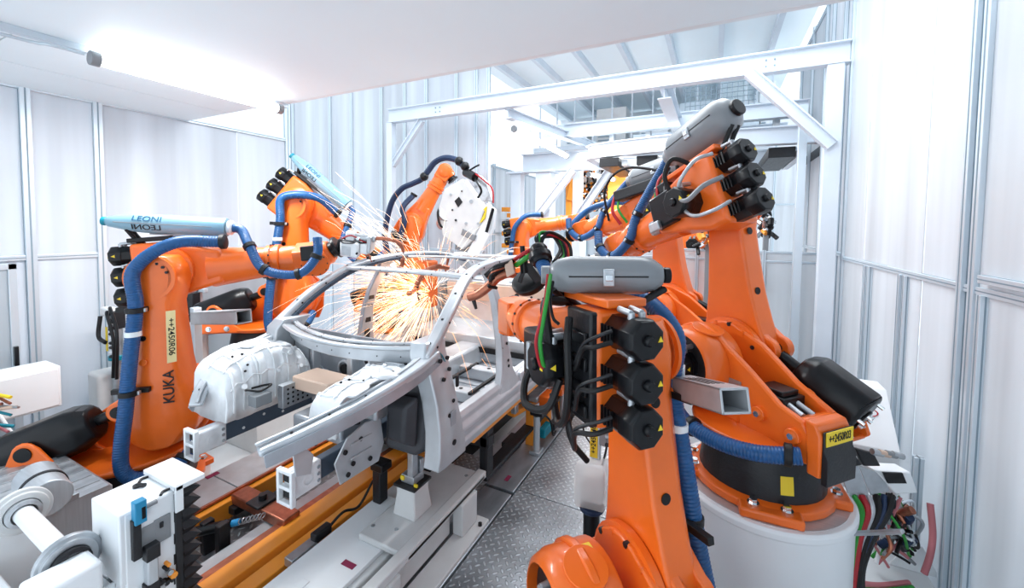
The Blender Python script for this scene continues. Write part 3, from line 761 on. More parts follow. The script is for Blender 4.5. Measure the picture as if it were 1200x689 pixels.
        # hose from the pod to the wrist
        if wrist_hose:
            fi = FW.inverted() @ PW
            pe = fi @ V(PL + .03, 0, 0); pd = (fi.to_3x3() @ V(1, 0, 0)).normalized()
            E = FA
            pts = [pe, pe + pd * .08 + V(0, -.01, -.02), V(max(.68, pe.x + .1), -.15 * hs, .16), V(max(.8, pe.x + .2), -.22 * hs, -.06), V(E - .12, -.24 * hs, -.13), V(E + .05, -.24 * hs, .02), V(E + .07, -.21 * hs, .2)]
            h = MB().ribbed([FW @ p for p in pts], .042 if pod != 'grey' else .045).build('hose', hose, t)
            for i in (2, 3, 4, 5):
                clamp(FW, pts[i], pts[i + 1 if i < 6 else i] - pts[i - 1], .045, h)
            MB(FW).bb((E - .1, -.18, -.02), (E + .06, -.12, .12)).build('hose_bracket', 'rubber', wo, .01)
    # hose up the outside of the link arm, over the elbow
    if arm_hose:
        li = W.inverted() @ LW; f2 = W.inverted() @ FW
        pts = [V(.62, -.22, .56), V(.58, -.42, .44), V(.38, -.52, .36), V(.2, -.52, .46), li @ V(-.20 + hv, -.48 + hy, .2), li @ V(-.17 + hv, -.46 + hy, .6), li @ V(-.13 + hv, -.45 + hy, 1.0), li @ V(-.06, -.45 + hy, 1.3), f2 @ V(.2, -.38, .24), f2 @ V(.5, -.22, .22)]
        if det < 1: pts = pts[3:]
        h = MB().ribbed([W @ p for p in pts], .052, .02).build('hose', hose, t)
        for p, d_ in ((li @ V(-.185 + hv, -.47 + hy, .3), V(0, 0, 1)), (li @ V(-.135 + hv, -.45 + hy, .97), V(0, 0, 1)), (pts[-1], f2.to_3x3() @ V(1, 0, 0)), (pts[1] if det >= 1 else pts[3], V(.3, .6, .5))):
            clamp(W, p, d_, .056, h)
        for u in (.3, .97):
            p = LW @ V(-.18 + .05 * (u > .5), -.42, u); MB(LW).bb((-.26 + .05 * (u > .5), -.43, u - .02), (.0, -.39, u + .02)).build('hose_strap', 'rubber', la, .004)
        p = li @ V(-.15 + hv, -.455 + hy, .78)
        MB(W).cyl(p - V(0, 0, .02), p + V(0, 0, .02), .0545, seg=18).build('hose_label', 'white', h)
    return dict(t=t, W=W, LW=LW, FW=FW, GW=GW @ Matrix.Translation((.24, 0, 0)), WW=WW, la=la)


def plinth(name, x, y, z, lab, r=None, zb=-.3):
    if r:
        t = thing(name, (x, y, -.3), lab, 'pedestal')
        MB().lathe([(r, zb), (r, z - .06), (r + .015, z - .05), (r + .015, z - .015), (r, z)], Matrix.Translation((x, y, 0)), 64).build('drum', 'white', t, .004)
        MB().lathe([(r - .03, z - .004), (r - .03, z + .002)], Matrix.Translation((x, y, 0)), 64).build('top_plate', 'steel', t)
    else:
        t = thing(name, (x, y, -.3), lab, 'pedestal')
        MB().bb((x - .5, y - .5, -.3), (x + .5, y + .5, z)).build('block', 'cream', t, .01)
        MB().bb((x - .55, y - .55, z - .03), (x + .55, y + .55, z)).build('top_plate', 'steel', t, .004)
    return t


RB1 = robot('large orange robot at left front with vertical maker lettering and a pale blue cable pod', (-4.68, 1.74, .06), 41, 0, 5, pod='blue', poddim=(.47, .085), pod_off=(.0, -.05, -.05), pod_pitch=-8, hv=.07, logo=True, q4=20, q5=25)
MB().lathe([(.56, -.3), (.56, .06)], Matrix.Translation((-4.68, 1.74, 0)), 40).build('robot_plinth', 'cream')
tag(bpy.data.objects['robot_plinth'], 'low round plinth under the left front robot', 'plinth')
RB2 = robot('orange robot at right front seen from behind with a horizontal grey cable capsule', (-.15, 1.82, -.15), 137, 8, -2, pod='grey', poddim=(.30, .10), pod_yaw=66, pod_off=(-.06, -.02, -.06), wrist_hose=False, hv=.12, hy=.0, arm_hose=True, q4=90, q5=20)
plinth('drum_pedestal', -.15, 1.82, -.15, 'low drum under the right front robot', .58)
RB3 = robot('orange robot on the big white drum pedestal at right with a tag plate', (.33, 3.30, .73), 138, 7, -22, pod='grey', poddim=(.34, .155), pod_off=(-.13, 0, .06), code='R++2450R03', fs=.84, cbx=.2, hs=-1, q4=0, q5=-20, arm_hose=False)
plinth('drum_pedestal', .33, 3.30, .73, 'large white round drum pedestal under the robot with the tag plate', .53, 0)
RB4 = robot('orange robot at left rear behind the car nose with a raised pale blue cable pod', (-5.35, 3.45, .76), 36, 3, -38, pod='blue', poddim=(.47, .085), pod_off=(.0, -.05, -.06), pod_pitch=-5, hv=.05, logo=False, q4=0, q5=30)
plinth('block_pedestal', -5.35, 3.45, .76, 'pale block pedestal under the left rear robot')
RB5 = robot('orange robot behind the car body reaching up with a dark hose', (-5.55, 6.05, .5), 29, 1, 59, det=1, hose='navy', pod=None, q4=0, q5=-110)
plinth('block_pedestal', -5.55, 6.05, .5, 'pale block pedestal behind the car body')
RB6 = robot('orange robot behind the drum pedestal robot with a tilted dark capsule', (-.22, 5.30, .72), 158, 6, -14, det=1, hs=-1, pod='grey', poddim=(.40, .15), q4=0, q5=0, arm_hose=False, pod_off=(-.15, 0, .0))
plinth('drum_pedestal', -.22, 5.30, .72, 'white drum pedestal farther back in the right row', .58, 0)
RB7 = robot('small looking orange robot far behind the car roof with a level forearm', (-4.1, 8.1, .42), 10, 0, 10, det=1, pod=None, q4=0, q5=0)
plinth('block_pedestal', -4.1, 8.1, .42, 'pale block pedestal in the far left of the line')
# ---------------------------------------------------------------- car body on the carrier
CX = -2.5
car = thing('car_body', (CX, 3.4, .86), 'unpainted bare metal coupe body shell without doors, hood or roof skin on the carrier', 'car body')
bd = lambda *a, **k: a[0].build(a[1], a[2], car, *a[3:], **k)
sec = lambda w, h: [(-w / 2, -h / 2), (w / 2, -h / 2), (w / 2, h / 2), (-w / 2, h / 2)]


def P(dx, y, z): return V(CX + dx, y, z)


def beam3(pts, w, h, name, m='body', bev=.012, up=(0, 0, 1), n=6, scale=None, holes=0, parent=None, smooth=True):
    b = MB(); c = b.path(pts, n) if smooth else [V(p) for p in pts]; b.sweep(c, sec(w, h), up, scale)
    o = b.build(name, m, parent or car, bev)
    if holes:
        for i in range(holes):
            k = int((i + 1) * (len(c) - 1) / (holes + 1)); t = (c[k + 1] - c[k - 1]).normalized(); a = t.cross(V(up)).normalized(); u = a.cross(t)
            for s_ in (1,):
                p = c[k] + u * (h / 2); MB().cyl(p - u * .002, p + u * .003, min(w, h) * .16, seg=12).build('hole', 'ink', o)
            p = c[k] + a * (w / 2); MB().cyl(p - a * .002, p + a * .003, min(w, h) * .15, seg=12).build('hole', 'ink', o)
    return o


for s_ in (1, -1):
    q = [(.80, .86), (.90, .86), (.925, .885), (.925, .93), (.905, .945), (.905, .985), (.925, 1.0), (.925, 1.03), (.895, 1.06), (.895, 1.10), (.865, 1.13), (.80, 1.13)]
    MB().loops([[(CX + s_ * a, y, b + (.02 if y > 4 else 0)) for a, b in q] for y in (2.18, 2.3, 3.9, 4.2)]).build('sill', 'body', car, .006)
    hp = MB().loops([[P(s_ * (a - .0), y, z) for a, y in ((d - .13, y0), (d, y0), (d + .01, y0 + .06), (d + .01, y1 - .05), (d - .02, y1), (d - .13, y1))] for z, d, y0, y1 in ((.86, .92, 2.14, 2.5), (.95, .925, 2.15, 2.48), (1.1, .92, 2.16, 2.44), (1.3, .90, 2.15, 2.40), (1.5, .86, 2.13, 2.38), (1.62, .82, 2.12, 2.38), (1.70, .79, 2.17, 2.42))])
    ho = hp.build('hinge_pillar', 'body', car, .01)
    for z, y in ((1.0, 2.3), (1.2, 2.26), (1.28, 2.32), (1.45, 2.24), (1.5, 2.31), (1.58, 2.22), (1.58, 2.3)):
        dx = .935 - max(0, z - 1.1) * .12
        MB().cyl(P(s_ * (dx - .012), y, z), P(s_ * (dx + .004), y, z), .014 if z != 1.0 else .02, seg=12).build('hole', 'ink', ho)
    MB().bb(P(s_ * .925, 2.27, 1.12), P(s_ * .93, 2.33, 1.22)).build('cover_plate', 'bodyd', ho, .002)
    MB().bb(P(s_ * .90, 2.36, 1.36), P(s_ * .915, 2.385, 1.44)).build('slot', 'ink', ho, .002)
    # A pillar and roof rail in one sweep
    pts = [P(s_ * .80, 2.14, 1.60), P(s_ * .79, 2.28, 1.71), P(s_ * .755, 2.52, 1.89), P(s_ * .69, 2.80, 2.045), P(s_ * .645, 3.1, 2.12), P(s_ * .63, 3.6, 2.15), P(s_ * .64, 4.2, 2.13), P(s_ * .67, 4.8, 2.02), P(s_ * .74, 5.35, 1.80)]
    beam3(pts, .095, .06, 'roof_side_rail', 'body', .018, holes=9)
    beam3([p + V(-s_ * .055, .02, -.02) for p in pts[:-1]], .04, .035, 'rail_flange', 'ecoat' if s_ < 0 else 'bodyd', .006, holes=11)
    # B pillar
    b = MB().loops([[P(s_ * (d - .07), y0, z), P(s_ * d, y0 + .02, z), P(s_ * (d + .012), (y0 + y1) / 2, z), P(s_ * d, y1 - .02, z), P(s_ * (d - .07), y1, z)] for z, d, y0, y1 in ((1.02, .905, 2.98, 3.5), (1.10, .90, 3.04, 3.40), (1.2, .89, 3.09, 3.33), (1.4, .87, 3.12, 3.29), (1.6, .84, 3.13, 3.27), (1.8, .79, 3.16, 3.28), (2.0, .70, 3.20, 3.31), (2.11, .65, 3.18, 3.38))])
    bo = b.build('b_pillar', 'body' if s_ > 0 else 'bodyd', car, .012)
    for z, d in ((1.3, .885), (1.45, .87), (1.62, .845), (1.7, .82), (1.25, .89)):
        MB().cyl(P(s_ * (d), 3.2, z), P(s_ * (d + .012), 3.2, z), .013, seg=10).build('hole', 'ink', bo)
        MB().bb(P(s_ * (d - .085), 3.17, z), P(s_ * (d - .072), 3.24, z + .07)).build('slot', 'ink', bo, .002)
    # rear quarter with wheel arch
    arch = [(4.95 + .40 * math.cos(R_(a)), 1.0 + .42 * math.sin(R_(a))) for a in range(180, -1, -15)]
    poly = [(3.42, 1.02), (4.3, 1.0)] + [(y, max(z, .98)) for y, z in arch] + [(5.7, 1.05), (5.95, 1.35), (5.95, 1.72), (5.3, 1.80), (4.6, 1.72), (4.1, 1.66), (3.98, 1.5), (3.9, 1.28), (3.72, 1.16), (3.42, 1.12)]
    rings = [[P(s_ * (.92 - t - max(0, z - 1.2) * .12), y, z) for y, z in poly] for t in (0, .05)]
    MB().loops(rings).build('rear_quarter_panel', 'body', car, .012)
    beam3([P(s_ * .66, 4.75, 2.09), P(s_ * .73, 5.1, 1.9), P(s_ * .80, 5.5, 1.75)], .2, .08, 'c_pillar', 'body', .02, holes=2)
    # inner rear wheelhouse
    b = MB(); b.sphere(P(s_ * .62, 4.95, 1.05), .42, 20, 10, (.45, 1, 1.15)); b.build('inner_wheelhouse', 'bodyd', car)
    # front longitudinal, crash box
    x = .415 if s_ > 0 else -.54
    z9 = 1.035; y9 = 1.44
    ro = MB().bb(P(x - .03, y9 + .17, z9 - .06), P(x + .03, 2.5, z9 + .06)).build('front_rail', 'ecoat', car, .006)
    for i in range(5):
        z = z9 + (.02 if i % 2 else -.02)
        MB().cyl(P(x + .029, y9 + .3 + i * .15, z), P(x + .033, y9 + .3 + i * .15, z), .01, seg=10).build('hole', 'cream', ro)
    cb_ = MB().bb(P(x - .045, y9, z9 - .075), P(x + .045, y9 + .18, z9 + .075)).build('crash_box', 'castal', car, .012)
    MB().bb(P(x - .065, y9 - .03, z9 - .10), P(x - .045, y9, z9 + .10)).bb(P(x + .045, y9 - .03, z9 - .10), P(x + .065, y9, z9 + .10)).bb(P(x - .045, y9 - .03, z9 + .08), P(x + .045, y9, z9 + .10)).bb(P(x - .045, y9 - .03, z9 - .01), P(x + .045, y9, z9 + .01)).bb(P(x - .045, y9 - .03, z9 - .10), P(x + .045, y9, z9 - .08)).build('end_frame', 'castal', cb_, .005)
    for z in (z9 - .045, z9 + .045): MB().bb(P(x - .04, y9 - .003, z - .026), P(x + .04, y9 + .002, z + .026)).build('recess', 'ink', cb_)
    for z in (z9 - .04, z9, z9 + .04): MB().cyl(P(x + .044, y9 + .155, z), P(x + .051, y9 + .155, z), .011, seg=14).build('rivet', 'chrome', cb_)
    MB().lathe([(.035, 0), (.04, .004), (.026, .006)], Matrix.Translation(P(x + .045, y9 + .085, z9)) @ Matrix.Rotation(PI / 2, 4, 'Y'), 20, False).build('stamped_ring', 'castal', cb_)
    # upper apron rail
    up = [P(s_ * .80, 2.24, 1.62), P(s_ * .79, 2.05, 1.56), P(s_ * .74, 1.85, 1.50), P(s_ * .66, 1.62, 1.44), P(s_ * .57, 1.4, 1.39), P(s_ * .50, 1.22, 1.36)]
    if s_ < 0: up = [P(-.80, 2.30, 1.60), P(-.81, 2.15, 1.545), P(-.81, 1.95, 1.50), P(-.78, 1.75, 1.44), P(-.70, 1.58, 1.33), P(-.64, 1.50, 1.24)]
    ao = beam3(up, .10, .045, 'apron_rail', 'body', .012, holes=5, scale=lambda u: 1.35 - .55 * u)
    beam3([p + V(s_ * .055, 0, -.035) for p in up], .012, .07, 'apron_flange', 'bodyd', .003)
    beam3([p + V(-s_ * .02, 0, .03) for p in up], .02, .014, 'apron_rib', 'body', .004)
# strut towers: ribbed castings
for s_ in (1, -1):
    OFF = .05 if s_ < 0 else 0
    def surf(u, v, lift=0):
        zb = 1.27 if s_ > 0 else 1.12
        prof = max(0, math.sin(PI * min(1, u * 1.02))) ** .16
        a = v * PI / 2; wd = (.24 + .13 * u) if s_ > 0 else .40
        k = .010 * math.tanh(6 * math.sin(u * 19 + 1)) * math.tanh(3 * math.sin(v * 8 + .5)) + .008 * math.tanh(6 * math.sin(u * 9 + 2)) + lift
        xx = .40 + wd * (math.sin(a) ** 2.2); zz = zb + (1.55 - zb) * prof * (1 - (1 - math.sin(a)) ** 4.5)
        return P(s_ * (xx - k * .8) - OFF, 1.58 + .70 * u, zz + k * .6)
    N_, M_ = 48, 28
    vs = [surf(i / N_, j / M_) for j in range(M_ + 1) for i in range(N_ + 1)]
    fs = [(j * (N_ + 1) + i, j * (N_ + 1) + i + 1, (j + 1) * (N_ + 1) + i + 1, (j + 1) * (N_ + 1) + i) for j in range(M_) for i in range(N_)]
    o = MB().add(vs, fs).build('strut_tower', 'castal', car); md = o.modifiers.new('s', 'SOLIDIFY'); md.thickness = .012
    for u in (.08, .2, .33, .36, .52, .66, .8, .92):
        MB().sweep([surf(u + .01 * math.sin(k), .02 + .09 * k, .006) for k in range(8 if u != .36 else 5)], sec(.010, .012), (0, 1, 0)).build('casting_rib', 'castal', o, .002)
    for v in (.12, .34, .62): MB().sweep([surf(.06 + .08 * k, v + .02 * (k % 2), .006) for k in range(12)], sec(.010, .012), (0, 0, 1)).build('casting_rib', 'castal', o, .002)
    g_ = random.Random(5)
    for i in range(9):
        u, v = g_.uniform(.1, .9), g_.uniform(.1, .8); p = surf(u, v, .004)
        MB().cyl(p, p + V(-s_ * .016, 0, .010), g_.uniform(.012, .022), seg=12).build('cast_boss', 'castal', o, .002)
        p = surf(g_.uniform(.1, .9), g_.uniform(.1, .7), .008); MB().cyl(p, p + V(-s_ * .006, 0, .004), .008, seg=10).build('hole', 'ink', o)
    for i in range(8):
        a = 2 * PI * i / 8; c0 = P(s_ * .66 - (.05 if s_ < 0 else 0), 1.95, 1.555)
        MB().cyl(c0 + V(.07 * math.cos(a), .07 * math.sin(a), -.01), c0 + V(.07 * math.cos(a), .07 * math.sin(a), .006), .011, seg=10).build('hole', 'ink' if i % 2 else 'castal', o)
    MB().lathe([(.045, .0), (.10, .0), (.10, .012), (.09, .02), (.055, .02), (.045, .01)], Matrix.Translation(P(s_ * .66 - (.05 if s_ < 0 else 0), 1.95, 1.545)), 30, False).build('strut_ring', 'castal', o)
# windscreen cowl, header, roof bows
bow = lambda y0, z0, dy, dz, w_, n=9: [P(w_ * (2 * i / n - 1), y0 - dy * (1 - (2 * i / n - 1) ** 2), z0 + dz * (1 - (2 * i / n - 1) ** 2)) for i in range(n + 1)]
beam3(bow(2.28, 1.645, .21, -.025, .80), .12, .03, 'cowl_panel', 'body', .01, (0, .35, 1), n=3)
beam3([p + V(0, .055, .022) for p in bow(2.28, 1.645, .21, -.025, .80)], .035, .02, 'cowl_flange', 'body', .006, n=3, holes=6)
beam3([p + V(0, .0, -.06) for p in bow(2.30, 1.64, .18, -.025, .78)], .03, .09, 'cowl_lower_panel', 'body', .006, n=3, holes=7)
beam3(bow(2.86, 2.065, .05, .02, .68), .12, .035, 'windscreen_header', 'body', .012, n=3, holes=4)
beam3(bow(4.5, 2.08, -.04, .02, .64), .10, .04, 'rear_header', 'body', .012, n=3)
beam3(bow(3.6, 2.13, -.02, .02, .62), .07, .025, 'roof_bow', 'bodyd', .008, n=3)
# firewall with holes and reinforcements
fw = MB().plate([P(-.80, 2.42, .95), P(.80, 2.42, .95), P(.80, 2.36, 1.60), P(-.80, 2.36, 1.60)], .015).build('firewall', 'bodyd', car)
for x, z, r in ((-.62, 1.36, .035), (-.5, 1.22, .05), (-.38, 1.42, .02), (-.2, 1.3, .06), (.05, 1.4, .02), (.3, 1.32, .03), (.45, 1.45, .02), (-.7, 1.5, .012), (.6, 1.42, .03)):
    MB().lathe([(r, 0), (r + .015, 0), (r + .015, .01), (r, .012)], Matrix.Translation(P(x, 2.375, z)) @ Matrix.Rotation(PI / 2, 4, 'X'), 20, False).build('stamped_ring', 'body', fw)
    MB().cyl(P(x, 2.378, z), P(x, 2.36, z), r * .7, seg=16).build('hole', 'ink', fw)
for x in (-.55, -.1, .35): MB().bb(P(x, 2.30, 1.0), P(x + .06, 2.40, 1.58)).build('stiffener', 'body', fw, .012)
MB().bb(P(-.72, 2.30, 1.30), P(-.52, 2.37, 1.5)).build('bracket_plate', 'body', fw, .008)
# bay furniture
MB().bb(P(-.36, 1.9, 1.13), P(-.30, 2.3, 1.30)).build('perforated_plate', 'galv', car, .003)
pp = MB()
for i in range(5):
    for j in range(4): MB().cyl(P(-.298, 1.94 + i * .04, 1.16 + j * .035), P(-.297, 1.94 + i * .04, 1.16 + j * .035), .009, seg=8).build('hole', 'ink', car)
MB().bb(P(-.34, 2.0, 1.24), P(.05, 2.22, 1.34)).build('crossmember', 'beige', car, .012)
MB().bb(P(-.42, 1.72, 1.20), P(-.33, 1.84, 1.28)).build('terminal_box', 'grey', car, .006)
MB().tube([P(-.44, 1.72, 1.31), P(-.38, 1.70, 1.33), P(-.34, 1.76, 1.31), P(-.34, 1.84, 1.33), P(-.42, 1.83, 1.31), P(-.44, 1.76, 1.31)], .008, 8).build('wire_loop', 'rubber', car)
for x in (-.2, .1): MB().bb(P(x, 1.9, 1.0), P(x + .2, 2.35, 1.12)).build('subframe_pad', 'bodyd', car, .02)
b = MB(); b.plate([P(.49, 1.72, .90), P(.51, 2.02, .90), P(.53, 2.05, 1.02), P(.53, 2.02, 1.2), P(.52, 1.9, 1.22), P(.51, 1.76, 1.18), P(.49, 1.68, 1.05)], .012)
po = b.build('bracket_plate', 'body', car, .004)
for y, z in ((1.74, 1.1), (1.8, 1.0), (1.86, 1.13), (1.94, .96), (1.98, 1.1), (1.76, .95), (1.92, 1.18)): MB().cyl(P(.515, y, z), P(.525, y, z), .015, seg=12).build('hole', 'ink', po)
for z in (1.03, 1.12): MB().bb(P(.515, 1.78, z), P(.527, 1.95, z + .012)).build('bead', 'body', po, .004)
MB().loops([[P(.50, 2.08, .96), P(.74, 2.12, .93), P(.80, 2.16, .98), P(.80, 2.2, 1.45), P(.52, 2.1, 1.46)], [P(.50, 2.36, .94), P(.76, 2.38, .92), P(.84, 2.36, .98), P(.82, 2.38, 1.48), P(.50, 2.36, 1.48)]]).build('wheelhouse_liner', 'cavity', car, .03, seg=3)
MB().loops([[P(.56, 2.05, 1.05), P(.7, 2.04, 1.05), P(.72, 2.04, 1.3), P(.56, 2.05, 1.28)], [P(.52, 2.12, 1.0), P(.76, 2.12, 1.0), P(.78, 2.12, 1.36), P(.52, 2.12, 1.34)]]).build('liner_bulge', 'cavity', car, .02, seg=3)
MB().bb(P(.44, 1.95, 1.2), P(.56, 2.1, 1.35)).build('damper_bracket', 'galv', car, .02)
MB().tube([P(.40, 1.62, 1.18), P(.46, 1.66, 1.24), P(.5, 1.75, 1.26), P(.52, 1.85, 1.24)], .012).build('wire', 'rubber', car)
MB().plate([P(.50, 1.42, 1.12), P(.52, 1.5, 1.10), P(.52, 1.52, 1.2), P(.52, 1.44, 1.3), P(.50, 1.4, 1.3)], .01).build('small_bracket', 'body', car, .004)
# floor, tunnel, cross members, seats, rear bench
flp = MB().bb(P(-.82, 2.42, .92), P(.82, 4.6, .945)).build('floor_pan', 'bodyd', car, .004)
for i in range(7):
    for s_ in (-1, 1): MB().bb(P(s_ * .25, 2.55 + i * .26, .945), P(s_ * .72, 2.60 + i * .26, .957)).build('floor_bead', 'body', flp, .005)
MB().loops([[P(a, y, z) for a, z in ((-.2, .94), (-.14, 1.14), (.14, 1.14), (.2, .94))] for y in (2.42, 4.3)]).build('tunnel', 'body', car, .03)
for y, h in ((2.95, .10), (3.45, .12)):
    for s_ in (-1, 1):
        o = MB().bb(P(s_ * .2, y, .945), P(s_ * .82, y + .12, .945 + h)).build('cross_member', 'body', car, .015)
        for k in range(3): MB().cyl(P(s_ * (.32 + .2 * k), y + .06, .945 + h), P(s_ * (.32 + .2 * k), y + .06, .948 + h), .018, seg=12).build('hole', 'ink', o)
for s_ in (-1, 1):
    for dx in (.32, .66): MB().bb(P(s_ * dx, 2.9, 1.05), P(s_ * dx + .03, 3.6, 1.075)).build('seat_slide', 'ink', car, .004)
    MB().bb(P(s_ * .72, 3.4, .98), P(s_ * .8, 3.55, 1.12)).build('belt_bracket', 'body', car, .01)
MB().loops([[P(-.8, y, z), P(.8, y, z), P(.8, y + .02, z - .05), P(-.8, y + .02, z - .05)] for y, z in ((3.95, .99), (4.0, 1.22), (4.55, 1.26), (4.62, 1.52))]).build('rear_seat_pan', 'body', car, .012)
MB().bb(P(-.8, 3.93, 1.06), P(.8, 3.945, 1.12)).build('seat_pan_slot', 'ink', car)
MB().bb(P(-.76, 4.60, 1.50), P(.76, 4.63, 1.72)).build('bulkhead_strip', 'bronze', car, .006)
for x in (-.5, -.3, 0, .3, .5, .66): MB().cyl(P(x, 4.59, 1.61), P(x, 4.60, 1.61), .03 if abs(x) == .3 else .015, seg=14).build('hole', 'ink', car)
sh = MB().bb(P(-.76, 4.63, 1.72), P(.76, 5.2, 1.745)).build('parcel_shelf', 'body', car, .006)
for x in (-.5, .1, .5): MB().bb(P(x, 4.75, 1.745), P(x + .22, 5.1, 1.775)).build('raised_panel', 'body', sh, .015)
MB().bb(P(-.8, 5.9, 1.05), P(.8, 5.96, 1.6)).build('rear_panel', 'body', car, .02)
MB().bb(P(-.8, 4.6, .95), P(.8, 5.9, .97)).build('trunk_floor', 'bodyd', car, .004)
tag_ = MB().tube([P(.80, 2.16, 1.655), P(.83, 2.24, 1.64), P(.85, 2.3, 1.56), P(.86, 2.33, 1.42)], .004, 6); tag_.build('sealant_bead', 'teal', car)

# ---------------------------------------------------------------- carrier and rails under the car
lr = thing('conveyor_rail', (-3.55, 3, 0), 'left conveyor rail with an orange side and a flat steel top plate', 'rail')
for y0, y1 in ((.9, 2.02), (2.03, 4.0), (4.01, 7.5)):
    MB().bb((-4.02, y0, .2), (-3.60, y1, .225)).build('top_plate', 'alugrey', lr, .004, False)
MB().bb((-3.9, .9, -.3), (-3.66, 7.5, .2)).build('beam', 'cream', lr, .01)
MB().bb((-3.59, .9, .05), (-3.52, 7.5, .2)).build('orange_strip', 'orange2', lr, .006)
MB().bb((-3.6, .9, .21), (-3.575, 7.5, .232)).build('edge_rail', 'copper', lr, .004)
MB().bb((-4.0, 1.97, .226), (-3.95, 2.07, .229)).build('marking_tag', 'magenta', lr)
mr = thing('conveyor_rail', (-2.8, 3, 0), 'right conveyor rail, orange top face with a dark chain slot', 'rail')
MB().bb((-2.95, .75, .14), (-2.88, 7.5, .19)).build('guide_plate', 'copper', mr, .006)
MB().bb((-3.1, .75, .1), (-2.95, 7.5, .15)).build('worn_sheet', 'alugrey', mr, .004)
MB().bb((-2.88, .75, .1), (-2.72, 7.5, .2)).build('orange_strip', 'orange2', mr, .008)
MB().bb((-2.72, .75, .05), (-2.66, 7.5, .12)).build('chain_slot', 'cast', mr)
MB().bb((-2.66, .75, .05), (-2.54, 7.5, .19)).build('orange_strip', 'orange2', mr, .008)
MB().bb((-3.0, .75, -.3), (-2.56, 7.5, .1)).build('beam', 'cast', mr)
b = MB()
for i in range(90): b.bb((-2.715, .8 + i * .055, .118), (-2.665, .8 + i * .055 + .03, .135))
tag(b.build('chain_links', 'galv', mr, 0, False), kind='stuff')
for i, y in enumerate((2.0, 3.6, 5.2)):
    t = thing('carrier_crossbar', (-3.1, y, .1), ('front', 'middle', 'rear')[i] + ' copper coloured crossbar between the two conveyor rails', 'crossbar')
    MB().bb((-3.54, y - .07, .16), (-2.86, y + .07, .24)).build('bar', 'copper', t, .01)
    MB().bb((-3.3, y - .09, .24), (-3.14, y + .09, .26)).build('mount_plate', 'cast', t, .006)
    MB().cyl((-3.22, y, .26), (-3.22, y, .3), .03).build('pin', 'cast', t)
    MB().bb((-3.52, y - .1, .1), (-3.44, y + .1, .16)).build('bar_foot', 'cast', t, .006)
# mount under the right front rail
sp = thing('carrier_skid', (-2.5, 3.9, .3), 'orange carrier skid under the car body with clamps and actuators', 'skid')
for s_ in (-1, 1):
    MB().bb((CX + s_ * .78 - .04, 2.75, .74), (CX + s_ * .78 + .04, 6.6, .80)).build('long_beam', 'orange2', sp, .01)
    for y in (3.1, 4.6, 5.9):
        MB().bb((CX + s_ * .70 - .04, y, .24), (CX + s_ * .70 + .04, y + .12, .74)).build('upright', 'cast', sp, .01)
        MB().bb((CX + s_ * .78 - .04, y + .0, .80), (CX + s_ * .78 + .04, y + .12, .86)).build('body_pad', 'cast', sp, .01)
for y in (3.1, 4.6, 5.9): MB().bb((CX - .75, y + .0, .5), (CX + .75, y + .12, .6)).build('tie_bar', 'cast', sp, .01)
MB().bb((CX - .8, 3.1, .24), (CX - .2, 6.6, .28)).bb((CX + .62, 3.1, .2), (CX + .74, 6.6, .24)).build('base_sheet', 'cast', sp, .004)
# fixture table with sill block
ft = thing('fixture_table', (-2.0, 2.3, 0), 'grey enamel fixture table with a clamping block under the front sill', 'table')
MB().bb((-2.38, .9, .27), (-1.95, 2.45, .30)).build('top_sheet', 'white', ft, .004)
MB().bb((-2.16, 2.0, .30), (-1.72, 3.0, .345)).build('base_plate', 'cream', ft, .012)
MB().bb((-1.80, 1.2, .30), (-1.72, 3.02, .36)).build('edge_bar', 'cream', ft, .008)
MB().bb((-1.80, 1.2, .0), (-1.62, 2.9, .04)).build('foot_rail', 'cream', ft, .008)
for y in (2.62, 1.7, .95): MB().bb((-1.80, y, .04), (-1.70, y + .22, .30)).build('leg_block', 'cream', ft, .012)
MB().bb((-1.84, 1.1, .05), (-1.81, 2.6, .27)).build('inner_panel', 'cream', ft, .004)
MB().bb((-2.4, .9, -.3), (-1.9, 2.9, .27)).build('body_box', 'cream', ft, .01)
MB().loops([[V(-1.98 + a * k, 2.36 + b * k, z) for a, b in ((-1, -1), (1, -1), (1, 1), (-1, 1))] for z, k in ((.345, .105), (.38, .10), (.50, .085), (.56, .085))]).build('pedestal_block', 'cream', ft, .012)
MB().bb((-2.08, 2.26, .56), (-1.88, 2.46, .58)).build('wear_plate', 'cast', ft, .004)
MB().bb((-2.04, 2.30, .58), (-1.92, 2.42, .64)).bb((-2.04, 2.38, .64), (-1.92, 2.42, .74)).build('clamp_block', 'galv', ft, .006)
MB().bb((-1.98, 2.30, .64), (-1.93, 2.36, .82)).build('locating_pin', 'galv', ft, .004)
for p in ((-2.02, 2.295, .62), (-1.9, 2.3, .585)): MB().box(p, (.03, .012, .03)).build('marking_dot', 'yellow', ft)
for x, y in ((-1.65, 2.8), (-1.65, 1.9), (-1.65, 1.4)): MB().cyl((x, y, .04), (x, y, .06), .018, seg=6).build('bolt', 'cast', ft)
for x, y in ((-2.12, 2.1), (-1.95, 2.15), (-1.85, 2.9)): MB().cyl((x, y, .345), (x, y, .35), .014, seg=12).build('screw', 'galv', ft)
for x, y in ((-2.05, 1.82), (-1.86, 2.05 - 1.0)): MB().bb((x - .05, y - .02, .301), (x + .05, y + .02, .304), Matrix.Identity(4)).build('marking_tag', 'magenta', ft)
MB().bb((-2.22, 1.45, .301), (-2.16, 1.62, .304)).build('hatch', 'white', ft, .002)
for x, y in ((-1.76, 1.62), (-1.75, 3.5), (-1.77, 2.25)): MB().bb((x - .02, y - .045, .0125), (x + .02, y + .045, .015)).build('marking_tag', 'magenta', fl)
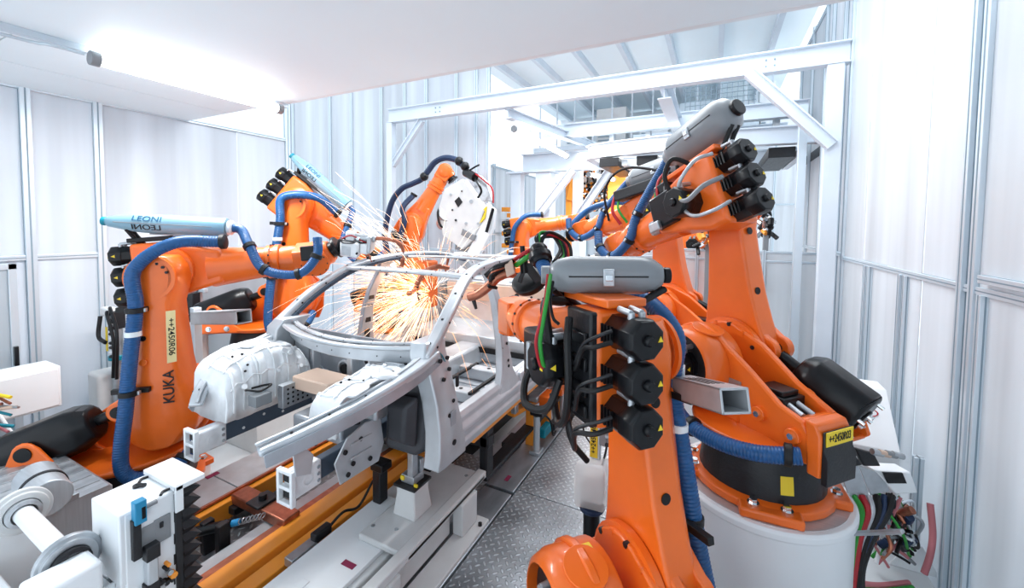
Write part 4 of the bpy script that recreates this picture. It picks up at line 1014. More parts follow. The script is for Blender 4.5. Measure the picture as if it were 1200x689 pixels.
# valve block by the rail
t = thing('valve_block', (-2.5, 1.9, .2), 'black and silver valve block lying beside the orange rail', 'valve')
MB().bb((-2.52, 1.7, .2), (-2.44, 1.9, .26)).build('valve_body', 'galv', t, .006)
MB().bb((-2.50, 1.88, .24), (-2.44, 2.02, .31)).build('coil', 'cast', t, .01)
MB().tube([(-2.46, 2.0, .28), (-2.44, 2.12, .33), (-2.42, 2.25, .3), (-2.42, 2.4, .42)], .01).build('hose', 'rubber', t)
MB().bb((-2.36, 2.33, .3), (-2.28, 2.42, .62)).build('cylinder', 'cast', t, .01)
MB().bb((-2.3, 2.25, .62), (-2.18, 2.36, .68)).build('sensor_head', 'black', t, .008)

# right rear skid hardware seen between body and walkway
t = thing('clamp_unit', (-1.75, 4.5, 0), 'orange and grey clamp unit beside the walkway under the rear sill', 'clamp')
MB().bar((-1.95, 3.95, .42), (-1.55, 5.9, .42), .1, .05).build('orange_plate', 'orange2', t, .01)
MB().bar((-1.8, 4.2, .52), (-1.75, 6.2, .62), .12, .06).build('slide_beam', 'galv', t, .01)
for y, m in ((4.15, 'orange2'), (4.6, 'orange2'), (5.1, 'orange2'), (5.5, 'orange2')):
    MB().bb((-1.86, y, .0), (-1.76, y + .12, .42)).build('upright', m, t, .01)
    MB().bb((-1.74, y + .1, .4), (-1.62, y + .34, .56)).build('bracket', 'orange', t, .012)
for y in (4.05, 4.9):
    MB().cyl((-1.68, y, .0), (-1.68, y, .42), .035).build('lift_rod', 'steel', t)
    MB().cyl((-1.74, y, .47), (-1.6, y, .47), .05).build('pivot', 'cast', t)
    MB().bb((-1.74, y - .07, .012), (-1.62, y + .07, .05)).build('rod_foot', 'galv', t, .006)
MB().bb((-1.72, 4.2, .1), (-1.64, 4.42, .2)).build('teal_valve', 'teal', t, .01)
MB().bb((-1.7, 4.45, .08), (-1.62, 4.6, .16)).build('black_valve', 'black', t, .01)
MB().tube([(-1.66, 4.1, .45), (-1.6, 4.25, .3), (-1.58, 4.3, .12), (-1.62, 4.5, .06)], .012).build('hose', 'rubber', t)
for i in range(8): MB().box((-1.9 + .03 * (i % 3), 3.95 + i * .22, .5 + .03 * (i % 2)), (.06, .08, .1)).build('coupling', 'cast' if i % 2 else 'galv', t, .01)
MB().bb((-2.15, 3.72, .012), (-1.93, 4.22, .03)).build('smooth_plate', 'steel', fl, .004)
for x0, x1 in ((-2.06, -2.0), (-1.97, -1.93)): MB().bb((x0, 3.95, .03), (x1, 4.2, .08)).build('guide_bar', 'cast', fl, .004)
# ---------------------------------------------------------------- tools held by the robots
def cables(pts_list, parent, cols=('black', 'rubber', 'red', 'green', 'rubber'), r=.008, name='cable'):
    for i, pts in enumerate(pts_list):
        MB().tube(pts, r * (1 + .3 * (i % 2)), 8).build(name, cols[i % len(cols)], parent)


def loops_between(a, b, n, sag, spread, seed=0):
    g = random.Random(seed); out = []
    for i in range(n):
        o = V(g.uniform(-1, 1), g.uniform(-1, 1), g.uniform(-.4, 1)) * spread
        m = a.lerp(b, .5) + o + V(0, 0, -sag * g.uniform(.2, 1))
        out.append([a + o * .2, a.lerp(m, .6) + o * .4, m, b.lerp(m, .5) - o * .2, b - o * .15])
    return out


def weld_gun(F, label, s=1., body='white', seed=1, arm=1, cab=7):
    o = F @ V(0, 0, 0)
    t = thing('welding_gun', tuple(o), label, 'welding gun')
    B = F @ Matrix.Diagonal((s, s, s, 1))
    MB(B).lathe([(.115, 0), (.115, .03), (.08, .035), (.08, .06)], Matrix.Rotation(PI / 2, 4, 'Y'), 26).build('mounting_plate', 'black', t, .003)
    MB(B).bb((.05, -.13, -.10), (.30, .10, .12)).build('transformer', body, t, .02)
    MB(B).bb((.08, -.135, -.07), (.20, -.13, .06)).build('cover_plate', 'galv', t, .004)
    MB(B).bb((.30, -.08, -.05), (.42, .08, .10)).build('gun_body', 'galv' if body != 'white' else 'white', t, .015)
    MB(B).cyl((.14, .0, .17), (.50, .0, .17), .05, seg=18).build('servo_cylinder', 'galv', t, .006)
    MB(B).bb((.10, -.06, .12), (.22, .06, .24)).build('servo_block', 'white' if body == 'white' else 'grey', t, .012)
    MB(B).bb((.40, -.10, -.02), (.46, .12, .22)).build('yoke', 'galv', t, .01)
    if arm:
        MB(B).tube([(.44, 0, .17), (.60, 0, .19), (.80, .02, .16), (.88, .02, .05)], .026, 12).build('upper_arm', 'copper', t)
        MB(B).tube([(.38, 0, -.06), (.50, 0, -.26), (.72, .02, -.28), (.86, .02, -.20), (.88, .02, -.08)], .03, 12).build('lower_arm', 'copper', t)
        for z0, z1 in ((.05, .0), (-.08, -.03)): MB(B).cyl((.88, .02, z0), (.88, .02, z1), .014, .008, seg=12).build('electrode_tip', 'copper', t)
    cb = [[B @ p for p in q] for q in loops_between(V(.06, -.05, .12), V(.42, -.02, .1), cab, .0, .13, seed)]
    cables(cb, t, ('black', 'copper', 'rubber', 'red', 'rubber', 'rubber', 'copper'), .007 * s)
    g = random.Random(seed)
    for i in range(10):
        p = V(g.uniform(.08, .46), g.choice((-.14, .11)), g.uniform(-.08, .2))
        MB(B).cyl(p, p + V(0, .03 * (1 if p.y > 0 else -1), 0), g.uniform(.012, .025), seg=10).build('fitting', g.choice(('galv', 'black', 'chrome', 'copper')), t)
    return t


def aim(p, d, roll=0):
    """frame at p whose x axis points along d"""
    d = V(d).normalized(); y = V(0, 0, 1).cross(d).normalized(); z = d.cross(y)
    return Matrix(((d.x, y.x, z.x, p[0]), (d.y, y.y, z.y, p[1]), (d.z, y.z, z.z, p[2]), (0, 0, 0, 1))) @ Matrix.Rotation(R_(roll), 4, 'X')


g1 = RB1['GW'] @ V(0, 0, 0)
weld_gun(aim(g1, (.86, .50, -.12), 15), 'white welding gun with copper arms on the left front robot wrist', .72, 'white', 2, 1, 10)
g4 = RB4['GW'] @ V(0, 0, 0)
weld_gun(aim(g4, (.3, -.3, -.9), 100), 'silver welding gun with dark cables on the left rear robot wrist', .6, 'galv', 5, 1, 8)
g5 = ony(545, 205, 5.6)
t = thing('welding_gun', tuple(g5), 'big white welding gun hanging from the robot behind the car roof', 'welding gun')
F5 = aim(g5, (-.1, -.1, -1), 0)
q = lambda a, b, nm, m, bv=.012: MB(F5).bb(a, b).build(nm, m, t, bv)
# its local x points down, y to the right of the picture roughly, z away
px5 = lambda x, y, d=5.6: ony(x, y, d)
q5 = lambda pts, th, nm, m, bv=.01, off=0: MB().plate([px5(a, b, 5.6 + off) for a, b in pts], th).build(nm, m, t, bv)
q5([(524, 222), (545, 210), (572, 248), (556, 282), (545, 292), (522, 276), (517, 245)], .16, 'housing', 'cream')
q5([(536, 236), (541, 231), (545, 237), (540, 243)], .17, 'black_square', 'ink', 0, -.01)
for a_, b_, c_ in ((528, 228, .02), (552, 236, .03), (546, 262, .025), (534, 258, .018), (560, 262, .02), (530, 246, .015), (556, 218, .02), (541, 224, .012)): MB().cyl(px5(a_, b_, 5.54), px5(a_, b_, 5.5), c_, seg=12).build('fitting', 'galv' if c_ > .018 else 'black', t)
q5([(546, 268), (560, 276), (558, 282), (544, 275)], .2, 'joint_plate', 'grey', .004, -.01)
MB().cyl(px5(524, 250, 5.55), px5(520, 262, 5.9), .13, seg=24).build('motor_can', 'galv', t, .01)
q5([(572, 238), (581, 246), (579, 268), (562, 300), (545, 322), (538, 326), (540, 312), (556, 282)], .09, 'long_arm', 'white')
MB().cyl(px5(578, 244, 5.5), px5(570, 272, 5.5), .025, seg=12).build('pressure_tube', 'black', t)
MB().cyl(px5(542, 312, 5.6), px5(533, 328, 5.6), .03, .015, seg=12).build('electrode', 'copper', t)
MB().cyl(px5(530, 268, 5.6), px5(526, 300, 5.6), .03, seg=12).build('lower_electrode_arm', 'chrome', t)
MB().cyl(px5(526, 300, 5.6), px5(522, 318, 5.6), .024, .014, seg=12).build('electrode', 'copper', t)
q5([(538, 270), (556, 275), (552, 296), (536, 292)], .14, 'transformer', 'grey', .01, .06)
q5([(566, 248), (572, 242), (570, 256), (564, 262)], .12, 'yellow_mark', 'yellow', 0, -.02)
q5([(562, 205), (572, 214), (578, 236), (566, 236), (558, 222)], .1, 'valve_head', 'galv')
MB().cyl(px5(546, 202, 5.6), px5(557, 208, 5.5), .07, seg=18).build('coupling', 'black', t)
cables([[px5(548, 200), px5(556, 203, 5.5), px5(568, 212, 5.4), px5(577, 222, 5.4), px5(578, 238, 5.4)], [px5(552, 204), px5(560, 215, 5.4), px5(564, 224, 5.4), px5(560, 232, 5.4)], [px5(545, 203), px5(556, 196, 5.5), px5(562, 193, 5.5)], [px5(517, 240), px5(513, 250, 5.5), px5(516, 264, 5.5), px5(524, 268, 5.6)]], t, ('red', 'black', 'black', 'rubber'), .014)

# tool on the right front robot: copper arm reaching into the body
wF = RB2['GW']; wp = wF @ V(0, 0, 0)
D2 = lambda x, y, d: V(0, 0, H) + ray(x, y) * d
t = thing('welding_gun', tuple(D2(612, 330, 2.9)), 'dark welding gun with a copper arm entering the right door opening', 'welding gun')
MB().lathe([(.12, 0), (.13, .02), (.13, .05), (.10, .06)], frame_to(D2(622, 333, 2.95), D2(606, 300, 2.8)), 28).build('mounting_ring', 'black', t, .004)
MB().plate([D2(606, 330, 2.86), D2(614, 308, 2.86), D2(622, 308, 2.86), D2(640, 334, 2.86), D2(632, 338, 2.86), D2(616, 318, 2.86), D2(611, 332, 2.86)], .03).build('yoke', 'cast', t, .006)
MB().cyl(D2(613, 300, 2.86), D2(615, 320, 2.86), .03, seg=16).cyl(D2(612, 288, 2.86), D2(613, 300, 2.86), .018, seg=12).build('guide_rod', 'black', t)
MB().tube([D2(604, 318, 2.8), D2(585, 324, 2.8), D2(572, 336, 2.8), D2(560, 345, 2.82), D2(550, 348, 2.85)], .032, 12).build('copper_arm', 'copper', t)
MB().cyl(D2(554, 348, 2.85), D2(558, 362, 2.85), .018, .01, seg=12).build('electrode_tip', 'cast', t)
MB().plate([D2(591, 310, 2.78), D2(600, 304, 2.78), D2(604, 320, 2.78), D2(594, 325, 2.78)], .07).build('terminal_block', 'beige', t, .008)
ccs = []
g = random.Random(8)
for i in range(8):
    a = D2(603, 303 + i * 2.2, 2.82); 
    ccs.append([a, D2(592, 308 + i * 2.4, 2.74 + .02 * i), D2(580 - i, 312 + i * 3.2, 2.76), D2(568 + 2 * i, 322 + i * 2.2, 2.8)])
cables(ccs, t, ('rubber', 'black', 'copper', 'rubber'), .009)
cables([[D2(603, 304, 2.8), D2(612, 298, 2.75), D2(624, 292, 2.75)], [D2(605, 311, 2.8), D2(614, 304, 2.74), D2(626, 296, 2.74)]], t, ('red', 'green'), .014)
MB().ribbed([D2(655, 345, 2.35), D2(648, 330, 2.45), D2(640, 318, 2.55), D2(634, 306, 2.62)], .045, .016).build('supply_hose', 'blue', t)
MB().lathe([(.055, 0), (.06, .02), (.075, .03), (.075, .07), (.055, .09), (.06, .12), (.05, .14)], frame_to(D2(635, 309, 2.6), D2(630, 288, 2.7)), 22).build('hose_socket', 'black', t)
cables([[D2(632, 290, 2.68), D2(628 + 3 * i, 278 - 3 * (i % 3), 2.7), D2(642 + 5 * i, 272 + 3 * i, 2.75), D2(656 + 2 * i, 290 + 5 * i, 2.7), D2(650 - i, 305 + 2 * i, 2.6)] for i in range(6)], t, ('rubber', 'black', 'green', 'rubber', 'red', 'black'), .009)
cables([[D2(642, 322, 2.1), D2(639, 350, 2.0), D2(634, 375, 1.95), D2(628, 400, 1.95), D2(632, 425, 1.98), D2(638, 433, 2.0)], [D2(645, 322, 2.1), D2(642, 345, 2.0), D2(638, 368, 1.95), D2(633, 400, 1.95), D2(636, 425, 1.98), D2(640, 430, 2.0)], [D2(648, 330, 2.1), D2(645, 352, 2.02), D2(648, 372, 2.0), D2(655, 380, 1.98)]], t, ('red', 'green', 'black'), .008, 'signal_cable')

# connector cables hugging the motor stack of the right front robot
FW2 = RB2['FW']
cbs = []
for k, z in enumerate((.16, -.03, -.22)):
    for j in (0, 1):
        cbs.append([FW2 @ V(-.38, .19, z + .03 - .05 * j), FW2 @ V(-.36, .24 + .03 * j, z + .01 - .05 * j), FW2 @ V(-.27, .27 + .02 * k, z - .05 - .02 * j), FW2 @ V(-.18, .265, z - .16 - .03 * j), FW2 @ V(-.08, .25, z - .12 + .03 * k)])
cables(cbs, RB2['t'], ('cast', 'rubber'), .009, 'motor_cable')
MB(FW2).bb((-.26, .10, -.29), (-.03, .225, .25)).build('cable_cover', 'cast', RB2['t'], .012)
for z in (.12, .0, -.12, -.22): MB(FW2).bb((-.24, .225, z - .03), (-.06, .245, z + .03)).build('cover_rib', 'black', RB2['t'], .006)
MB(FW2).bb((-.02, .19, -.17), (.24, .36, .10)).build('elbow_block', 'black', RB2['t'], .02)
for x in (.04, .12): MB(FW2).cyl((x, .37, -.1), (x, .37, .04), .018, seg=10).build('plug', 'galv', RB2['t'])
cables([[FW2 @ V(-.1, .25, .2), FW2 @ V(-.16, .29, .1), FW2 @ V(-.17, .29, -.1), FW2 @ V(-.12, .28, -.28), FW2 @ V(.0, .26, -.36), FW2 @ V(.1, .24, -.25)],
        [FW2 @ V(.05, .2, .26), FW2 @ V(.02, .32, .26), FW2 @ V(-.03, .33, .1), FW2 @ V(.0, .3, .0)],
        [FW2 @ V(.12, .3, -.02), FW2 @ V(.14, .38, -.16), FW2 @ V(.05, .42, -.26), FW2 @ V(-.08, .36, -.24), FW2 @ V(-.1, .3, -.1)]], RB2['t'], ('rubber',), .02, 'dress_cable')
# cables on the drum robot elbow
FW3 = RB3['FW']
cables([[FW3 @ V(-.30, .20, .22), FW3 @ V(-.22, .30, .2), FW3 @ V(-.1, .36, .1), FW3 @ V(-.02, .34, .02)],
        [FW3 @ V(-.32, .20, .02), FW3 @ V(-.24, .32, -.02), FW3 @ V(-.12, .38, -.08), FW3 @ V(-.02, .36, -.0)],
        [FW3 @ V(-.32, .20, -.17), FW3 @ V(-.26, .32, -.22), FW3 @ V(-.12, .36, -.2), FW3 @ V(-.0, .34, -.06)],
        [FW3 @ V(-.1, .2, .24), FW3 @ V(-.06, .34, .3), FW3 @ V(.04, .36, .2), FW3 @ V(.06, .32, .05)]], RB3['t'], ('galv', 'grey', 'galv', 'rubber'), .014, 'motor_cable')
cables([[FW3 @ V(.28, .05, .42), FW3 @ V(.30, .18, .3), FW3 @ V(.3, .24, .12), FW3 @ V(.36, .22, -.06), FW3 @ V(.44, .16, -.12)], [FW3 @ V(.3, .05, .42), FW3 @ V(.34, .16, .28), FW3 @ V(.38, .22, .05), FW3 @ V(.48, .18, -.1)], [FW3 @ V(.26, .05, .42), FW3 @ V(.24, .16, .3), FW3 @ V(.2, .24, .14)]], RB3['t'], ('red', 'green', 'black'), .012, 'signal_cable')
MB(FW3).bb((.14, .12, -.12), (.40, .26, .16)).bb((.2, .1, .16), (.34, .22, .26)).build('valve_unit', 'black', RB3['t'], .02)
MB(FW3).bb((.42, .14, -.12), (.52, .2, .0)).bb((.3, .26, -.14), (.42, .3, -.06)).build('air_fitting', 'galv', RB3['t'], .01)
# base hose of the drum robot, round its left side into the connection box
W3 = RB3['W']
hb = MB().ribbed([W3 @ p for p in (V(.50, .20, .5), V(.42, .38, .46), V(.2, .50, .42), V(-.05, .50, .40), V(-.28, .42, .42), V(-.45, .27, .46))], .05, .018).build('base_hose', 'blue', RB3['t'])
for p, d in ((V(.12, .505, .41), V(-1, .1, 0)), (V(-.40, .31, .45), V(-.8, -.6, 0))): clamp(W3, p, d, .055, hb)
g3 = RB3['GW'] @ V(0, 0, 0)
weld_gun(aim(g3, (-.9, -.1, -.3), 20), 'silver welding gun with bright cable loops on the drum robot wrist', .6, 'galv', 11, 0, 9)
# dress pack and small hoses of the rear robots
t6 = RB6['t']; F6 = RB6['FW']
MB(F6).bb((-.2, .1, .2), (.4, .3, .34)).build('dress_block', 'cast', t6, .02)
cables([[F6 @ V(-.45, .1, .3), F6 @ V(.1, .35, .55), F6 @ V(.5, .3, .4), F6 @ V(.6, .2, .0)], [F6 @ V(.4, .2, .35), F6 @ V(.45, .3, .1), F6 @ V(.4, .25, -.1)], [F6 @ V(.35, .2, .3), F6 @ V(.36, .3, .1), F6 @ V(.3, .25, -.1)]], t6, ('rubber', 'red', 'green'), .016)
h7 = [ony(666, 278, 7.0), ony(672, 262, 7.0), ony(690, 246, 7.0), ony(712, 238, 6.6), ony(735, 236, 6.2)]
MB().ribbed(h7, .055, .03, 10).build('supply_hose', 'blue', RB6['t'])
cables([[px5(455, 300), px5(451, 275), px5(458, 240), px5(470, 222), px5(484, 215), px5(494, 210), px5(502, 200), px5(510, 190), px5(522, 185), px5(536, 188), px5(544, 196)]], RB5['t'], ('navy',), .05, 'outer_hose')
for x_, y_ in ((497, 207), (538, 189), (545, 195)): MB().sphere(px5(x_, y_, 5.58), .075, 12, 7).build('hose_clamp', 'black', RB5['t'])
W5 = RB5['W']

# ---------------------------------------------------------------- sparks
src = ony(507, 344, 3.75)
g = random.Random(3)
for nm, m, n, lo, hi, r in (('spark_streaks', 'spark', 430, .12, .8, .0016), ('white_spark_streaks', 'sparkw', 430, .15, .9, .0016)):
    b = MB()
    for i in range(n):
        az = g.gauss(PI * 1.0, .95); el = g.gauss(-.10, .50)
        d = V(math.cos(az) * math.cos(el), math.sin(az) * math.cos(el) * .6, math.sin(el)).normalized()
        s0 = g.uniform(.05, .95); L_ = g.uniform(lo, hi) * (1 - .4 * abs(el)); p0 = src + d * s0; p1 = p0 + d * L_ * .55 + V(0, 0, -.10 * L_ * L_)
        p2 = p0 + d * L_ + V(0, 0, -.45 * L_ * L_)
        c = [p0, p1, p2]; b.sweep(c, [(r * math.cos(2 * PI * k / 3), r * math.sin(2 * PI * k / 3)) for k in range(3)], None, lambda u: 1.1 - .8 * u)
    o = b.build(nm, m, None, 0, False); tag(o, 'fan of ' + ('orange' if m == 'spark' else 'white hot') + ' welding sparks inside the car body', 'sparks', kind='stuff')
b = MB()
for i in range(46):
    a = D2(g.uniform(430, 500), g.uniform(280, 300), 4.3); th = g.uniform(-.5, .35)
    x1 = g.uniform(340, 440); y1 = 285 - (470 - x1) * g.uniform(.35, 1.1)
    e = D2(x1, y1, 4.2); k0 = g.uniform(0, .5); k1 = k0 + g.uniform(.2, .5)
    c = [a.lerp(e, k0), a.lerp(e, (k0 + k1) / 2) + V(0, 0, .02), a.lerp(e, k1)]
    b.sweep(c, [(.0011 * math.cos(2 * PI * k / 3), .0011 * math.sin(2 * PI * k / 3)) for k in range(3)], None)
tag(b.build('flying_spark_streaks', 'sparkw', None, 0, False), 'long thin sparks flying up and left above the car roof', 'sparks', kind='stuff')
pl = bpy.data.lights.new('arc_light', 'POINT'); pl.energy = 7; pl.color = (1, .62, .38); pl.shadow_soft_size = .06
po_ = bpy.data.objects.new('arc_light', pl); COL.objects.link(po_); po_.location = src + V(-.25, -.1, .05)
for o_ in list(COL.objects):
    if o_.name.startswith('white_spark'): o_['label'] = 'white hot sparks at the core of the spark fan inside the car body'
# gun inside the body that throws the sparks
t = thing('welding_gun', (-2.9, 3.5, 1.95), 'copper welding arms inside the body at the source of the sparks', 'welding gun')
MB().tube([(-2.6, 3.7, 2.02), (-2.68, 3.6, 2.04), (-2.78, 3.5, 1.98), (-2.82, 3.42, 1.85)], .028, 10).build('upper_arm', 'copper', t)
MB().tube([(-3.05, 3.9, 2.0), (-3.06, 3.75, 1.8), (-3.0, 3.55, 1.74), (-2.9, 3.4, 1.76)], .03, 10).build('lower_arm', 'copper', t)
MB().bb((-3.2, 3.85, 1.5), (-3.0, 4.05, 2.06)).build('gun_body', 'dorange', t, .02)
for i in range(5): MB().tube([(-3.1, 3.85, 1.6 + i * .08), (-3.0, 3.7, 1.62 + i * .07), (-2.95, 3.6, 1.7 + .03 * i)], .012, 8).build('cable', ('black', 'navy', 'copper')[i % 3], t)

# ---------------------------------------------------------------- foreground left: drive station
t = thing('machine_housing', (-2.8, 1.0, -.3), 'white machine housing with a small blue sensor and a black bellows at lower left', 'machine')
A = (-2.98, .92); Z1 = 1.0; FX = -2.66
fx = lambda x, y, o=0: onx(x, y, FX + o)
MB().bb((A[0], .92, .62), (FX - .002, 1.17, Z1)).build('upper_body', 'white', t, .008)
MB().bb((A[0] + .12, .94, -.3), (FX, 1.17, Z1 - .004)).build('body', 'white', t, .008)
MB().bb((A[0] + .04, 1.155, -.3), (FX + .012, 1.19, Z1 - .02)).build('black_edge', 'cast', t, .004)
MB().bb((A[0] - .01, 1.15, Z1), (FX + .03, 1.30, Z1 + .03)).build('cap_cover', 'white', t, .006)
MB().bb((FX + .015, 1.15, Z1 - .12), (FX + .03, 1.19, Z1 + .03)).build('cap_flap', 'white', t, .004)
for x_ in (A[0] + .05, FX - .03): MB().tube([(x_, 1.15, Z1 + .005), (x_, 1.12, Z1 + .008), (x_ + .02, 1.10, Z1 + .004)], .007, 8).build('hook', 'cast', t)
for i in range(17):
    z = Z1 - .0 - i * .07
    MB().loops([[V(A[0] + .04, 1.19, zz), V(FX - .0 + k * .35, 1.19, zz), V(FX - .0 + k * .35, 1.225 + k, zz), V(A[0] + .04, 1.225 + k, zz)] for zz, k in ((z, .0), (z - .035, .055), (z - .07, .0))]).build('bellows_fold', 'cast', t, 0, False)
def onface(p0, p1, th, nm, m, bv=.004, par=None):
    a_, b_ = fx(*p0), fx(*p1); return MB().bb((FX - .002, min(a_.y, b_.y), min(a_.z, b_.z)), (FX + th, max(a_.y, b_.y), max(a_.z, b_.z))).build(nm, m, par or t, bv)
onface((152, 610), (164, 651), .03, 'sensor_body', 'cast'); sb = onface((153, 588), (168, 607), .045, 'blue_sensor', 'glowtape')
onface((161, 592), (166, 603), .047, 'sensor_window', 'black', .001, sb); p_ = fx(170, 594, .02); MB().cyl(p_, p_ + V(.0, .05, .0), .012, seg=10).build('cable_plug', 'grey', sb)
onface((164, 620), (182, 633), .008, 'bracket', 'grey'); onface((180, 610), (200, 628), .008, 'bracket', 'grey'); onface((186, 612), (190, 616), .016, 'screw', 'cast', 0)
onface((167, 645), (182, 686), .05, 'pneumatic_cylinder', 'steel', .008); onface((166, 640), (183, 647), .052, 'cylinder_cap', 'cast'); onface((166, 684), (183, 690), .052, 'cylinder_cap', 'cast')
for i, (x_, y_) in enumerate(((192, 664), (196, 668), (200, 671), (198, 677), (192, 680), (187, 684), (194, 659), (186, 680))):
    p_ = fx(x_, y_); MB().cyl(p_, p_ + V(.04, 0, 0), .010 + .004 * (i % 3), seg=8).build('air_fitting', ('cast', 'galv', 'orange2', 'cast')[i % 4], t)
for y_ in (600, 626, 650, 673): onface((203.5, y_), (205.5, y_ + 11), .003, 'slot', 'ink', 0)
p_ = V(-2.88, 1.08, Z1); MB().cyl(p_, p_ + V(0, 0, .012), .02, seg=12).cyl(p_ + V(0, 0, .008), p_ + V(.04, .02, .01), .012, seg=10).build('grommet', 'cast', t)
MB().bb((A[0] - .10, .90, .40), (A[0] + .20, .925, .60)).bb((A[0] + .19, .86, .40), (A[0] + .205, .94, .60)).bb((A[0] + .0, .93, .56), (A[0] + .14, 1.1, .62)).build('mounting_bracket', 'white', t, .006)
for p in ((.0, .56), (.0, .50), (.12, .56)): MB().cyl((A[0] + p[0], .885, p[1]), (A[0] + p[0], .90, p[1]), .014, seg=8).build('bolt', 'cast', t)
# roller with two flanges
t = thing('roller', (-3.3, .82, .74), 'white roller with two flanged wheels in the lower left corner', 'roller')
r1, r2 = V(-3.66, .83, .76), V(-2.86, .80, .78)
MB().cyl(r1, r2, .045, seg=24).build('shaft', 'white', t)
for c_, rr, m in ((r1, .13, 'cream'), (r2 + V(-.02, 0, 0), .125, 'galv')):
    d = (r2 - r1).normalized()
    w_ = MB().lathe([(rr, 0), (rr, .03), (rr * .85, .035), (rr * .85, .05), (rr * .6, .05), (rr * .6, .02), (.05, .02)], frame_to(c_ - d * .02, c_ + d), 40).build('wheel', m, t, .003)
    MB().lathe([(.055, .0), (.075, .0), (.075, .055), (.055, .06)], frame_to(c_ - d * .0, c_ + d), 28, False).build('bearing', 'steel' if m == 'cream' else 'cast', w_)
MB().bb((-3.80, .74, -.3), (-3.72, .92, .70)).build('support_cheek', 'white', t, .006)
MB().bb((-2.84, .62, -.3), (-2.78, .86, .70)).build('support_cheek', 'white', t, .006)
MB().bb((-2.845, .62, .6), (-2.66, .86, .82)).build('end_bearing', 'white', t, .02)
# steel step covers on the far left
t = thing('step_cover', (-4.4, 1.1, -.3), 'ribbed steel step covers behind the roller', 'cover')
MB().loops([[V(x, y, z) for y, z in ((.75, .62), (1.28, .62), (1.30, .60), (1.30, -.3), (.75, -.3))] for x in (-4.95, -3.83)]).build('cover', 'steel', t, .006)
for i in range(9): MB().bb((-4.95 + i * .135, .76, .62), (-4.94 + i * .135 + .06, 1.27, .627)).build('tread_strip', 'galv', t, .002)
t = thing('machine_pedestal', (-3.6, .5, -.3), 'white machine base sheet under the roller at the lower left corner', 'machine')
MB().bb((-4.9, .2, -.3), (-3.0, .72, .50)).build('base_body', 'white', t, .01)
MB().bb((-3.0, .2, -.3), (-2.72, .60, .48)).build('base_step', 'white', t, .01)
t = thing('bearing_drum', (-4.0, 1.0, .62), 'grey turned steel drum behind the left roller wheel', 'drum')
MB().cyl((-4.1, 1.0, .74), (-3.72, .96, .74), .11, seg=36).build('drum', 'steel', t, .006)
MB().bb((-4.08, .86, .62), (-3.8, 1.12, .66)).build('saddle', 'galv', t, .004)
MB().lathe([(.1, 0), (.115, 0), (.115, .03), (.1, .03)], frame_to((-3.9, .98, .74), (-3.7, .96, .74)), 36, False).build('ring', 'cast', t)
# floor pan pieces between the rails, stop device
t = thing('stop_device', (-3.25, 1.72, 0), 'black stop cylinder with a coil spring between the conveyor rails', 'stopper')
MB().bb((-3.38, 1.62, 0), (-3.32, 1.70, .26)).bb((-3.22, 1.64, 0), (-3.16, 1.72, .28)).build('upright', 'cast', t, .008)
MB().bb((-3.42, 1.58, 0), (-3.1, 1.78, .02)).build('base', 'galv', t, .004)
MB().cyl((-3.40, 1.58, .2), (-3.18, 1.74, .24), .035, seg=18).build('cylinder', 'black', t, .006)
MB().cyl((-3.18, 1.74, .24), (-3.14, 1.77, .248), .024, seg=14).build('blue_ring', 'ltblue', t)
hx_ = [V(-3.14, 1.77, .248) + V(.14, .10, .03) * (i / 80) + V(0, .02 * math.cos(i * .5), .02 * math.sin(i * .5)) for i in range(81)]
MB().tube(hx_, .004, 6, smooth=False).build('coil_spring', 'galv', t)
t = thing('guide_roller', (-3.35, 1.3, 0), 'black guide block low between the rails beside the bellows', 'roller')
MB().bb((-3.48, 1.2, -.3), (-3.1, 1.45, .0)).bb((-3.4, 1.24, 0), (-3.2, 1.4, .1)).build('block', 'cast', t, .01)
MB().cyl((-3.35, 1.22, .1), (-3.35, 1.4, .1), .05).build('wheel', 'black', t)
# grey draped cover, bottom centre
cz = .47
t = MB().loops([[V(-1.98 + k * a, 1.12 + k * b, z) for a, b in ((-.19, -.5), (.02, -.52), (.21, -.5), (.22, .0), (.20, .24), (.02, .27), (-.16, .24), (-.19, 0))] for z, k in ((.305, 1.08), (.36, 1.03), (.42, .98), (cz, .85), (cz + .02, .6))]).build('plastic_cover', 'cream', None, .02, seg=3)
tag(t, 'smooth grey moulded cover at the bottom edge on the fixture table', 'cover')

# ---------------------------------------------------------------- square aluminium tubes on stands
def sq_tube(name, p0, p1, w_, h_, lb, post, slots=True):
    t = thing(name, tuple(post), lb, 'tube bracket')
    T = frame_to(p0, p1); L = (V(p1) - V(p0)).length; e = .012
    b = MB(T).bb((-w_ / 2, -h_ / 2, 0), (-w_ / 2 + e, h_ / 2, L)).bb((w_ / 2 - e, -h_ / 2, 0), (w_ / 2, h_ / 2, L)).bb((-w_ / 2, -h_ / 2, 0), (w_ / 2, -h_ / 2 + e, L)).bb((-w_ / 2, h_ / 2 - e, 0), (w_ / 2, h_ / 2, L)).bb((-w_ / 2, -h_ / 2, 0), (w_ / 2, h_ / 2, .02))
    b.build('square_tube', 'alugrey', t, .003)
    if slots:
        up = 1 if T.col[1][2] > 0 else -1
        for k in range(4):
            MB(T).bb((-w_ * .3 + k * w_ * .18, up * h_ / 2, L * .25), (-w_ * .3 + k * w_ * .18 + w_ * .09, up * (h_ / 2 + .0015), L * .72)).build('slot', 'ink', t)
    MB().bb((post[0] - .04, post[1] - .04, post[2]), (post[0] + .04, post[1] + .04, p0[2] + .1)).build('post', 'alu', t, .006)
    MB().bar(V(post[0], post[1], p0[2]), V(p0), .05, .06).build('joint', 'black', t, .006)
    return t


